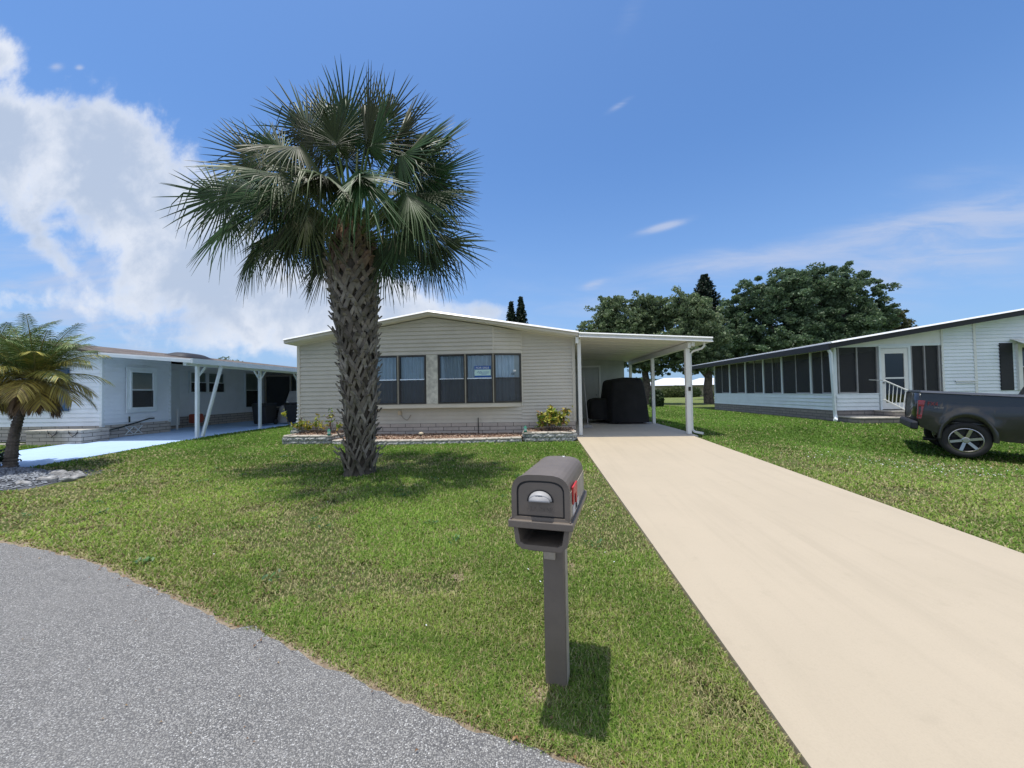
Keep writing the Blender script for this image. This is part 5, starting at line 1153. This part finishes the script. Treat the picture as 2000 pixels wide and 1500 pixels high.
# bedside with wheel arch cut out (polygon with arch), extruded thin
def arch(cx, cz, r, a0, a1, n=16): return [(cx+r*math.cos(R(a0+(a1-a0)*i/n)), cz+r*math.sin(R(a0+(a1-a0)*i/n))) for i in range(n+1)]
def body_side(y0, y1):
    P = [(-1.22, .78), (-1.14, .62), (-.60, .48)]+arch(0, .42, .50, 173, 7)+[(1.32, .44), (1.32, zr-.02), (-1.18, zr), (-1.24, 1.2)]
    # split in triangulated strips: use columns to avoid concave n-gon trouble
    xs = sorted(set([-1.22, -1.14, -.9, -.6]+[round(.5*math.cos(R(173-166*i/16)), 4) for i in range(17)]+[.7, 1.0, 1.32]))
    def lo(x):
        if -.4963 <= x <= .4963: return .42+math.sqrt(max(0, .25-x*x))
        if x < -.4963: return float(np.interp(x, [-1.22, -1.14, -.4963], [.78, .62, .481]))
        return .44
    def bulge(x, z):
        d = math.hypot(x, z-.42); f = max(0, 1-abs(d-.56)/.10); return .05*f
    zs = 10; vs = []
    for x in xs:
        l = lo(x)
        for k in range(zs+1):
            z = l+(zr-.02*(x > 0)-l)*k/zs; cr = .04*math.sin(math.pi*min(1, max(0, (z-.5)/(zr-.5))))+.025*(1 if z < 1.1 else 0)
            vs.append((x, y0-cr*1.0-bulge(x, z)+.04, z))
    n = zs+1; fs = [(i*n+k, (i+1)*n+k, (i+1)*n+k+1, i*n+k+1) for i in range(len(xs)-1) for k in range(zs)]
    return vs, fs
vs, fs = body_side(0, .05); mb.M = BX; mb.add(vs, fs)
mb.add([(v[0], W_-v[1], v[2]) for v in vs], [f[::-1] for f in fs])
mb.box(-1.2, -1.17, .03, W_-.03, .75, zr-.01); mb.box(-1.17, 1.32, .05, W_-.05, .72, .8); mb.box(1.30, 1.32, .05, W_-.05, .5, zr-.02)
mb.build('bed', M['truck'], tk, local=True, smooth=True)
# fender flare
mb = MB(BX); pr = []
for i in range(21):
    a = R(182-184*i/20)
    for (rr, yy_) in ((.49, .02), (.49, -.055), (.56, -.065), (.60, -.03)): pr.append((rr*math.cos(a), yy_, .42+rr*math.sin(a)))
mb.add(pr, [(i*4+k, i*4+k+1, (i+1)*4+k+1, (i+1)*4+k) for i in range(20) for k in range(3)]); mb.build('fender_flare', M['truck'], tk, local=True, smooth=True)
mb = MB(BX); mb.box(-1.16, 1.30, .06, W_-.06, .82, zr-.06); mb.box(-.62, .62, .08, .5, .45, .815); mb.build('wheel_well', M['black'], tk, local=True)
mb = MB(BX); mb.hexa([(-1.20, -.02, zr), (1.31, -.02, zr-.02), (1.31, W_+.02, zr-.02), (-1.20, W_+.02, zr), (-1.17, .05, zr+.05), (1.29, .05, zr+.035), (1.29, W_-.05, zr+.035), (-1.17, W_-.05, zr+.05)]); mb.build('tonneau_cover', M['tonneau'], tk, local=True, bevel=.015)
mb = MB(BX); mb.hexa([(-1.255, -.01, .80), (-1.12, -.045, .80), (-1.12, .03, .80), (-1.255, .03, .80), (-1.245, -.005, 1.22), (-1.02, -.035, 1.22), (-1.02, .03, 1.22), (-1.245, .03, 1.22)]); mb.build('tail_lamp', M['redlight'], tk, local=True, bevel=.01)
mb = MB(BX); mb.box(-1.235, -1.07, -.052, -.04, 1.09, 1.13); mb.box(-1.235, -1.15, -.052, -.03, .86, .885); mb.build('lamp_ridge', M['darkred'], tk, local=True)
mb = MB(BX); mb.hexa([(-1.42, .05, .55), (-1.18, -.0, .55), (-1.18, W_, .55), (-1.42, W_-.05, .55), (-1.42, .05, .72), (-1.18, .0, .74), (-1.18, W_, .74), (-1.42, W_-.05, .72)]); mb.build('bumper', M['navy'], tk, local=True, bevel=.03)
mb = MB(BX); mb.tube([(-.92, .38, .33), (-.55, .38, .33), (-.2, .4, .42)], .045, 12); mb.build('exhaust', M['black'], tk, local=True)
def wheel(cx, cy, nm='wheel'):
    mb = MB(); T = Matrix.Translation((cx, cy, .38)) @ Matrix.Scale(.90, 4) @ Matrix.Rotation(R(90), 4, 'X'); mb.M = T
    mb.lathe((0, 0, 0), [(.27, -.13), (.37, -.135), (.395, -.11), (.40, 0), (.395, .11), (.37, .135), (.275, .13), (.26, .08), (.25, -.1)], 40)
    w = mb.build(nm, M['tyre'], tk, local=True, smooth=True)
    mb = MB(); mb.M = T
    n = 40; rr = []
    for (r_, z_) in ((.272, .128), (.258, .133), (.245, .11), (.238, .02)): rr += [(r_*math.cos(2*math.pi*k/n), r_*math.sin(2*math.pi*k/n), z_) for k in range(n)]
    mb.add(rr, [(j*n+k, j*n+(k+1) % n, (j+1)*n+(k+1) % n, (j+1)*n+k) for j in range(3) for k in range(n)])
    for k in range(6):
        a = 2*math.pi*k/6+.25; ca, sa = math.cos(a), math.sin(a); q = lambda r_, s, z: (r_*ca-s*sa, r_*sa+s*ca, z)
        mb.hexa([q(.03, -.035, .05), q(.25, -.045, .07), q(.25, .045, .07), q(.03, .035, .05), q(.03, -.028, .105), q(.248, -.028, .125), q(.248, .028, .125), q(.03, .028, .105)])
    mb.lathe((0, 0, 0), [(.07, .05), (.07, .105), (.05, .118), (.0501, .119)], 16); mb.build('rim', M['rim'], w, local=True)
    mb = MB(); mb.M = T; mb.lathe((0, 0, 0), [(.235, -.02), (.235, .0)], 30); mb.build('brake_disc', M['dark'], w, local=True)
wheel(0, .10); wheel(0, W_*.93-.10); wheel(2.98, .10); wheel(2.98, W_*.93-.10)
# the cab lies mostly outside the frame
mb = MB(Matrix.Translation((.21, 0, 0)) @ BX); P = [(1.09, .48), (2.9, .46), (3.12, .62), (3.3, .85), (3.55, .93), (3.85, .93), (4.1, .82), (4.25, .5), (4.65, .5), (4.72, .8), (4.66, 1.15), (3.35, 1.24), (2.7, 1.28), (1.09, 1.34)]; mb.prism([P[0], P[1], P[2], P[3], (3.3, 1.24), P[12], P[13]], 0, W_); mb.prism([P[3], P[4], P[5], P[6], (4.1, 1.2), (3.3, 1.24)], .001, W_-.001); mb.prism([P[6], P[7], P[8], P[9], P[10], (4.1, 1.2)], .002, W_-.002); cab = mb.build('cab', M['truck'], tk, local=True, bevel=.02)
mb = MB(Matrix.Translation((.21, 0, 0)) @ BX); mb.hexa([(1.10, .04, 1.34), (3.25, .04, 1.25), (3.25, W_-.04, 1.25), (1.10, W_-.04, 1.34), (1.3, .22, 1.86), (2.5, .22, 1.86), (2.5, W_-.22, 1.86), (1.3, W_-.22, 1.86)]); mb.build('roof', M['truck'], cab, local=True, bevel=.03)
mb = MB(Matrix.Translation((.21, 0, 0)) @ BX); mb.hexa([(1.32, .03, 1.36), (2.95, .03, 1.30), (2.95, .06, 1.30), (1.32, .06, 1.36), (1.42, .165, 1.76), (2.45, .165, 1.76), (2.45, .2, 1.76), (1.42, .2, 1.76)]); mb.build('side_window', M['panedark'], cab, local=True)
for sx_ in (2.3,):
    mb = MB(Matrix.Translation((.21, 0, 0)) @ BX); mb.box(sx_, sx_+.18, -.015, .001, 1.16, 1.19); mb.build('door_handle', M['truck'], cab, local=True)
mb = MB(Matrix.Translation((.21, 0, 0)) @ BX); mb.hexa([(2.85, -.22, 1.3), (2.95, -.22, 1.3), (2.95, .03, 1.3), (2.85, .03, 1.3), (2.85, -.22, 1.5), (2.93, -.22, 1.5), (2.93, .03, 1.45), (2.85, .03, 1.45)]); mb.build('mirror', M['black'], cab, local=True, bevel=.02)
text('decal', 'FX4', .115, M['darkred'], tk, (-.58, -.034, 1.085), RX90, sx=1.2); text('decal', 'OFF ROAD', .045, M['grey'], tk, (-.44, -.036, 1.01), RX90, sx=.95)
mb = MB(BX); mb.tube([(1.22, -.012, zr+.01), (1.28, -.012, zr+.01)], .02, 8); mb.build('cover_clamp', M['chrome'], tk, local=True)

for ch in tk.children:
    if ch.name.startswith('wheel') and 'well' not in ch.name: continue
    if ch.type == 'MESH':
        for v_ in ch.data.vertices:
            if v_.co.x < -.33: v_.co.x = -.33+(v_.co.x+.33)*.66
# ------------------------------------------------------------------ mailbox
TH = -R(13.2)
mbx = thing('mailbox', 'brown plastic mailbox with red flag and newspaper slot on a post in the foreground lawn', 'mailbox', (.078, 1.94, G0(.078, 1.94)), (0, 0, TH))
zg = mbx.location.z
# local: y back, front at y=-.30
fy, by = -.30, .225; zt0, zc_, hw = .955-zg, 1.068-zg, .124     # ledge top, spring line, half width
ztop = 1.145-zg
def archp(hw_, zb, zs, ztp, n=14):
    P = [(-hw_, zb), (hw_, zb)]; 
    for i in range(n+1):
        a = math.pi*i/n; ca, sa = math.cos(a), math.sin(a)
        P.append((hw_*math.copysign(abs(ca)**.55, ca), zs+(ztp-zs)*abs(sa)**.85))
    return P
mb = MB(); mb.prism(archp(hw, zt0, zc_, ztop), fy+.012, by); mb.build('box', M['mail'], mbx, local=True, bevel=.004)
# front rim frame : ring between outer and inner arch
mb = MB(); Po = archp(hw+.003, zt0-.001, zc_, ztop+.003); Pi = archp(hw-.020, zt0+.012, zc_+.005, ztop-.022); n = len(Po)
for (ya, yb_) in ((fy, fy+.025),):
    vs = [(p[0], ya, p[1]) for p in Po]+[(p[0], ya+.002, p[1]) for p in Pi]+[(p[0], yb_, p[1]) for p in Po]+[(p[0], yb_, p[1]) for p in Pi]
    fs = []
    for i in range(n):
        j = (i+1) % n; fs += [(i, j, n+j, n+i), (2*n+i, 2*n+j, j, i), (n+i, n+j, 3*n+j, 3*n+i)]
    mb.add(vs, fs)
mb.build('door_surround', M['mail'], mbx, local=True)
mb = MB(); mb.prism(archp(hw-.0265, zt0+.018, zc_+.000, ztop-.031), fy+.006, fy+.02); dr = mb.build('door', M['mail'], mbx, local=True, bevel=.002)
mb = MB(); vs = []; hz_ = 1.05-zg
for j in range(7):
    for i in range(13):
        a = math.pi*i/12; q = j/6; vs.append((.051*math.cos(a)*(1-.10*q), fy+.006-.028*math.sin(q*math.pi*.55)*(.45+.55*math.sin(a)), hz_-.012+.042*math.sin(a)*(1-q*.35)))
mb.add(vs, [(j*13+i, j*13+i+1, (j+1)*13+i+1, (j+1)*13+i) for j in range(6) for i in range(12)]); mb.prism([(.045*math.cos(math.pi*i/12), hz_-.012+.027*math.sin(math.pi*i/12)) for i in range(13)], fy-.020, fy+.007); mb.build('handle', M['silver'], dr, local=True, smooth=True)
mb = MB(); mb.prism([(.058*math.cos(math.pi*i/14), hz_-.016+.05*math.sin(math.pi*i/14)) for i in range(15)], fy+.0035, fy+.0062); mb.build('handle_recess', M['black'], dr, local=True)
text('embossed_lettering', 'U.S. MAIL', .024, M['mail'], dr, (0, fy+.005, zt0+.045), RX90, depth=.0012, sx=1.25)
0 and text('embossed_lettering', 'APPROVED BY THE POSTMASTER GENERAL', .0075, M['mail'], dr, (0, fy+.005, zt0+.027), RX90, depth=.0008)
mb = MB(); mb.prism(archp(hw-.019, zt0+.0125, zc_+.004, ztop-.0225), fy+.0085, fy+.0115); mb.build('door_gap', M['black'], mbx, local=True)
# ledge tray
mb = MB(); mb.box(-.139, .139, fy-.018, by+.03, zt0-.032, zt0-.0005); mb.build('ledge', M['mail'], mbx, local=True, bevel=.004)
mb = MB(); mb.box(-.130, -.126, fy-.012, by+.02, zt0, zt0+.006); mb.box(.126, .130, fy-.012, by+.02, zt0, zt0+.006); mb.build('ledge_lip', M['mail'], mbx, local=True)
# newspaper box: open front tapered trough (walls)
def trough(o, y, zsh=0): return [(-.122+o, zt0-.0325-o*.2), (.122-o, zt0-.0325-o*.2), (.112-o, zt0-.105+o*.4), (.085-o*.6, zt0-.128+o), (-.085+o*.6, zt0-.128+o), (-.112+o, zt0-.105+o*.4)]
mb = MB(); A_ = trough(0, 0); B_ = trough(.021, 0); yb_ = by-.03; n = 6
vs = [(p[0], fy+.004, p[1]) for p in A_]+[(p[0], fy+.002, p[1]) for p in B_]+[(p[0]*.9, yb_, p[1]+.0) for p in A_]+[(p[0]*.9, yb_-.02, p[1]) for p in B_]; fs = []
for i in range(n):
    j = (i+1) % n; fs += [(i, n+i, n+j, j), (i, j, 2*n+j, 2*n+i), (n+i, 3*n+i, 3*n+j, n+j)]
fs += [tuple(2*n+i for i in range(n)), tuple(3*n+i for i in range(n))[::-1]]
mb.add(vs, fs); nb_ = mb.build('newspaper_box', M['mail'], mbx, local=True)
mb = MB(); mb.prism([(p[0]*.93, p[1]+(.003 if p[1] < zt0-.1 else -.003)) for p in B_], fy+.20, fy+.205); mb.build('inner_back', M['black'], nb_, local=True)
mb = MB(); mb.prism([(-.085, zt0-.129), (.085, zt0-.129), (.06, zt0-.142), (-.06, zt0-.142)], fy+.03, by-.08); mb.build('underside_keel', M['mail'], nb_, local=True)
# flag, number plate
mb = MB(); xs_ = hw+.0035
mb.prism([(-.215, zt0+.118), (-.115, zt0+.150), (-.112, zt0+.118), (-.125, zt0+.110), (-.125, zt0+.055), (-.148, zt0+.055), (-.148, zt0+.105), (-.190, zt0+.092), (-.190, zt0+.060), (-.208, zt0+.060)], xs_, xs_+.007, 'x') if False else None
mb.box(xs_, xs_+.008, -.245, -.115, zt0+.095, zt0+.135); mb.box(xs_+.001, xs_+.007, -.245, -.215, zt0+.060, zt0+.0945); mb.box(xs_+.001, xs_+.007, -.150, -.115, zt0+.045, zt0+.0945); mb.build('flag', M['red'], mbx, local=True, bevel=.002)
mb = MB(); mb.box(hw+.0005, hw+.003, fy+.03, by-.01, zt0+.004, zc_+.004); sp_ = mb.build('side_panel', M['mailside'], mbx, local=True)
mb = MB(); mb.box(hw+.0031, hw+.006, -.225, -.03, zt0+.008, zt0+.045); pl = mb.build('number_plate', M['plate'], mbx, local=True)
RYZ = Matrix.Rotation(R(90), 3, 'Z') @ RX90
text('numbers', '181', .042, M['navy'], pl, (hw+.0065, -.128, zt0+.026), RYZ, sx=1.1)
mb = MB(); mb.tube([(.02, .19, ztop+.001), (.03, .19, ztop+.002)], .004, 6); mb.build('white_speck', M['signwhite'], mbx, local=True)
# post
pw = .052
mb = MB(); mb.box(-pw, pw, -pw+.02, pw+.02, -.06, zt0-.05); mb.build('post', M['mail'], mbx, local=True, bevel=.006)
mb = MB(); mb.box(-.044, .012, -pw+.002, -pw+.0195, zt0-.27, zt0-.142); mb.build('bracket', M['mailside'], mbx, local=True, bevel=.003)
mb = MB(); mb.box(pw+.0005, pw+.004, -pw+.035, pw+.0, -.02, zt0-.12); mb.build('post_groove', M['mailside'], mbx, local=True)

# ------------------------------------------------------------------ background trees
def oak(name, label, base, crown, seed, n, pal, leaf=.16, trunk=.35, lean=(0, 0), group='broadleaf trees behind the houses', cat='tree', gap=.0):
    """crown: list of (x,y,z,rx,ry,rz) lobes in world"""
    r = np.random.default_rng(seed); rs = random.Random(seed); t = thing(name, label, cat, base, group=group)
    mb = MB(); b0 = Vector(base); fork = b0+Vector((lean[0], lean[1], (min(c[2] for c in crown)-base[2])*.55+.6))
    mb.tube([b0-Vector((0, 0, .3)), b0.lerp(fork, .5)+Vector((rs.uniform(-.2, .2), 0, 0)), fork], [trunk*1.15, trunk*.9, trunk*.75], 10)
    tips = []
    for c in crown:
        cc = Vector(c[:3]); md = fork.lerp(cc, .5)+Vector((rs.uniform(-.5, .5), rs.uniform(-.4, .4), .2)); mb.tube([fork-Vector((0, 0, .3)), md, cc, cc+Vector((rs.uniform(-.5, .5), 0, c[5]*.35))], [trunk*.5, trunk*.32, trunk*.16, .03], 7)
        for q in range(6):
            e = cc+Vector((rs.uniform(-.5, .5)*c[3], rs.uniform(-.5, .5)*c[4], rs.uniform(-.4, .5)*c[5])); mb.tube([md.lerp(cc, rs.random()), e], [trunk*.12, .02], 5)
    mb.build('trunk', M['wood'], t)
    vol = np.array([c[3]*c[4]*c[5] for c in crown])**.75; vol /= vol.sum(); P = []; S = []
    for c, v in zip(crown, vol):
        ncl = max(16, int(420*v*len(crown)**.5)); k = int(n*v)
        u = r.normal(size=(ncl, 3)); u /= np.linalg.norm(u, axis=1)[:, None]; rad = r.random(ncl)[:, None]**.38
        cl = np.array(c[:3])+u*rad*np.array(c[3:6])*(.72+.56*r.random((ncl, 1))); rcl = (.22+.32*r.random(ncl))*min(c[3:6])*.42
        ids = r.integers(0, ncl, k); q = r.normal(size=(k, 3)); q /= np.linalg.norm(q, axis=1)[:, None]
        p = cl[ids]+q*(r.random((k, 1))**.45)*rcl[ids][:, None]*np.array([1.2, 1.2, .75]); P.append(p); S.append((.8+.4*r.random(ncl))[ids])
    P = np.concatenate(P); S = np.concatenate(S)[:, None]; P = P[P[:, 2] > base[2]+1.2] if len(P) else P; S = S[:len(P)]
    leafmesh('crown', P, None, leaf*.85, pal, M['leaf'], t, 1.7, seed, S)
    return t
oakp = [(.13, .19, .085), (.17, .23, .11), (.10, .15, .07), (.23, .28, .15), (.15, .21, .10)]
oak('oak_tree', 'leftmost oak behind the carport roof, with a ragged low left side', (5.9, 32, .37), [(5.0, 32, 6.2, 1.8, 1.8, 1.3), (6.3, 32, 7.9, 1.5, 1.7, 1.6), (7.2, 31.6, 6.4, 1.5, 1.6, 1.6), (6.0, 32.5, 4.6, 2.3, 1.8, 1.5), (4.2, 32, 5.6, 1.1, 1.2, .7)], 1, 40000, oakp, .13)
oak('oak_tree', 'middle oak behind the carport roof between two taller crowns', (9.2, 33, .37), [(9.4, 33, 8.2, 1.5, 1.6, 1.6), (9.0, 33, 6.3, 1.7, 1.7, 1.8), (10.3, 33, 7.6, 1.2, 1.5, 1.2), (9.5, 32.5, 4.3, 2.2, 1.7, 1.5)], 2, 40000, [(.11, .16, .08), (.14, .20, .09), (.09, .13, .065), (.18, .24, .12)], .13)
oak('oak_tree', 'oak with bare lower trunk at the right end of the carport beside the narrow pine', (13.55, 31, .37), [(11.7, 31, 7.6, 1.7, 1.7, 1.6), (12.8, 31, 6.4, 1.9, 1.8, 2.0), (13.8, 31, 5.2, 1.3, 1.5, 1.7), (11.2, 30.6, 5.0, 1.9, 1.7, 1.5), (12.5, 31, 3.7, 2.4, 1.6, 1.1), (14.3, 31, 3.4, .9, 1.2, .8)], 3, 60000, oakp, .13, .36)
oakp2 = [(.09, .15, .075), (.12, .19, .09), (.08, .125, .065), (.16, .23, .12), (.11, .17, .10)]
oak('oak_tree', 'largest oak, a broad dark crown rising behind the screened porch on the right', (25, 38, .37), [(18.9, 38, 7.4, 1.9, 2, 2.2), (21.0, 38, 9.6, 2.3, 2.4, 2.4), (24.2, 38, 10.4, 2.7, 2.8, 2.6), (27.4, 38, 10.3, 2.6, 2.8, 2.6), (30.3, 38, 9.6, 2.3, 2.4, 2.3), (20.2, 37.5, 5.2, 2.5, 2.4, 2.4), (24.0, 37, 6.4, 3.4, 2.8, 2.9), (28.2, 37.3, 6.6, 3.3, 2.8, 2.8), (31.4, 38, 7.0, 1.9, 2.2, 2.2), (20.5, 37.5, 3.6, 2.6, 2.2, 1.8), (18.3, 38, 4.2, 1.4, 1.6, 1.6)], 4, 170000, oakp2, .16, .6)
oak('oak_tree', 'thin brownish green tree at the right end of the largest oak', (35.0, 40, .37), [(34.2, 40, 7.8, 1.6, 1.8, 1.5), (35.8, 40, 6.6, 1.6, 1.6, 1.4), (33.8, 40, 5.9, 2.0, 1.8, 1.4), (38.0, 40, 6.6, .9, 1.0, .6)], 6, 24000, [(.10, .11, .05), (.08, .10, .045), (.13, .12, .06), (.06, .08, .04)], .16)
0 and oak('oak_tree', 'faint far tree whose top just clears the roof of the right house', (66, 58, .37), [(66, 58, 12.2, 1.6, 1.5, 1.2), (64.5, 58, 11.6, 1.2, 1.5, .8)], 16, 900, [(.08, .10, .06), (.06, .08, .05)], .2)
oak('oak_tree', 'tiny far treetop above the left carport roof', (-50.5, 60, .37), [(-50.8, 60, 7.0, 1.2, 1.2, 1.0), (-49.0, 60, 6.7, 1.2, 1.2, .9)], 7, 4000, oakp, .16)
def norfolk(label, base, H, r0, seed, n=0):
    rs = random.Random(seed); r = np.random.default_rng(seed); t = thing('norfolk_pine', label, 'pine tree', base, group='narrow tiered pines')
    mb = MB(); mb.tube([Vector(base)-Vector((0, 0, .2)), Vector(base)+Vector((0, 0, H))], [.22, .02], 8); P = []; lv = 0; z = H*.25
    while z < H-.15:
        f = 1-(z/H); rad = r0*min(1, f*2.6+.10); k0 = rs.random()*3
        for k in range(6):
            a = k0+k*math.pi/3; d = Vector((math.cos(a), math.sin(a), 0)); L = rad*rs.uniform(.8, 1.1); p0 = Vector(base)+Vector((0, 0, z)); p1 = p0+d*L+Vector((0, 0, L*.35)); mb.tube([p0, p1], [.03, .012], 4)
            m_ = int(30+70*L); tt = r.random(m_)[:, None]; P.append(np.array(p0)[None]*(1-tt)+np.array(p1)[None]*tt+r.normal(size=(m_, 3))*.075*(1+0*tt))
        z += .24+.24*f; lv += 1
    mb.build('trunk', M['wood'], t); leafmesh('needles', np.concatenate(P), None, .14, [(.015, .03, .02), (.02, .04, .025), (.03, .05, .03)], M['leaf'], t, 1.8, seed)
norfolk('tall narrow dark pine poking up between the oaks on the right', (19.5, 45, .37), 14.2, 2.3, 1, 0)
norfolk('left pine of the small dark pair rising behind the beige house roof', (-3.0, 50, .37), 13.2, 1.0, 2); norfolk('right and taller pine of the small dark pair behind the beige house roof', (-1.75, 50.5, .37), 13.8, 1.15, 3)
# far house
fh = thing('far_house', 'distant tan bungalow with a bright white hip roof seen through the carport', 'house', (24, 62, .37))
mb = MB(); mb.box(18.9, 27.2, 62, 72, .3, 2.18); mb.box(27.2, 32.0, 63.5, 72, .3, 2.15); mb.build('wall', M['farwall'], fh)
mb = MB(); mb.add([(18.3, 61.4, 2.2), (28.0, 61.4, 2.2), (28.0, 72.6, 2.2), (18.3, 72.6, 2.2), (21.9, 67, 3.55), (24.6, 67, 3.55)], [(0, 1, 5, 4), (1, 2, 5), (2, 3, 4, 5), (3, 0, 4), (3, 2, 1, 0)]); mb.add([(25.5, 63, 2.25), (33, 63, 2.25), (33, 73, 2.25), (25.5, 73, 2.25), (28.2, 68, 3.45), (30.5, 68, 3.45)], [(0, 1, 5, 4), (1, 2, 5), (2, 3, 4, 5), (3, 0, 4), (3, 2, 1, 0)]); mb.build('roof', M['metalroof'], fh)
mb = MB(); mb.box(28.6, 29.6, 63.44, 63.49, .9, 1.9); mb.build('window', M['dark'], fh)
def hedge(label, c, lobes, n, seed, pal): 
    t = oak('hedge_bush', label, c, lobes, seed, n, pal, .10, .06, group='bushes by the far house', cat='bush'); return t
def rawbush(label, c, lobes, n, seed, pal, leaf=.1, name='hedge_bush'):
    t = thing(name, label, 'bush', c, group='bushes by the far house'); r = np.random.default_rng(seed); P = []
    for l in lobes:
        u = r.normal(size=(n//len(lobes), 3)); u /= np.linalg.norm(u, axis=1)[:, None]; p = np.array(l[:3])+u*(r.random((len(u), 1))**.3)*np.array(l[3:6])*(.8+.4*vnoise(u[:, :1]*3+5, u[:, 1:2]*3+u[:, 2:]*2, seed)); P.append(p)
    P = np.concatenate(P); P = P[P[:, 2] > c[2]]; leafmesh('foliage', P, None, leaf, pal, M['leaf'], t, 1.6, seed)
    mb = MB()
    for l in lobes: mb.tube([(l[0], l[1], c[2]-.05), (l[0]+.1, l[1], l[2])], [.05, .02], 5)
    mb.build('stem', M['wood'], t)
hp = [(.09, .13, .04), (.12, .17, .05), (.06, .09, .035), (.16, .18, .07)]
rawbush('round leafy bush in front of the far tan house, left of the carport corner post', (20.2, 58.5, .37), [(19.6, 58.5, 1.0, 1.2, .9, .9), (20.9, 58.5, 1.15, 1.1, .9, 1.0)], 5000, 31, hp)
rawbush('long clipped hedge in front of the far tan house', (23, 59.5, .37), [(22.3, 59.5, 1.0, 1.2, .8, .9), (23.8, 59.5, 1.0, 1.2, .8, .85)], 5000, 32, [(.05, .09, .03), (.07, .11, .04), (.09, .13, .05)])
rawbush('small low bush by the far house, right of the carport corner post', (25.6, 58.5, .37), [(25.6, 58.5, .7, .8, .6, .6)], 1500, 33, hp)
rawbush('dark shrub at the edge of the back lawn beside the golf cart', (8.4, 27, .37), [(8.3, 27, .8, .5, .5, .7)], 2500, 34, [(.04, .07, .03), (.06, .1, .04)])
bnch = thing('far_table', 'tiny white table under the trees beside the far house', 'table', (25.6, 52, .37)); mb = MB(); mb.box(25.2, 26.2, 51.7, 52.2, 1.0, 1.05); mb.build('tabletop', M['white'], bnch); mb = MB(); mb.box(25.3, 25.35, 51.75, 51.8, .37, 1.0); mb.box(26.05, 26.1, 51.75, 51.8, .37, 1.0); mb.build('leg', M['white'], bnch)
# far tree line closing the horizon
for (name, x0_, x1_, yq, hh, nn, sd, lab) in (('far_trees', -120, -18, 95, 5.0, 26000, 51, 'distant low belt of trees closing the horizon on the left'), ('far_trees', -18, 130, 130, 5.0, 30000, 52, 'distant low belt of trees closing the horizon behind the right houses')):
    r = np.random.default_rng(sd); u = r.random(nn); xx = x0_+(x1_-x0_)*u; top = hh*(.55+.6*fbm(xx*.12, xx*0, sd)); zz_ = .2+top*r.random(nn)**.8; yy_ = yq+r.normal(size=nn)*1.2
    tag(leafmesh(name, np.stack([xx, yy_, zz_], -1), None, .8, oakp, M['leaf'], None, 1.5, sd), lab, 'trees', kind='stuff')
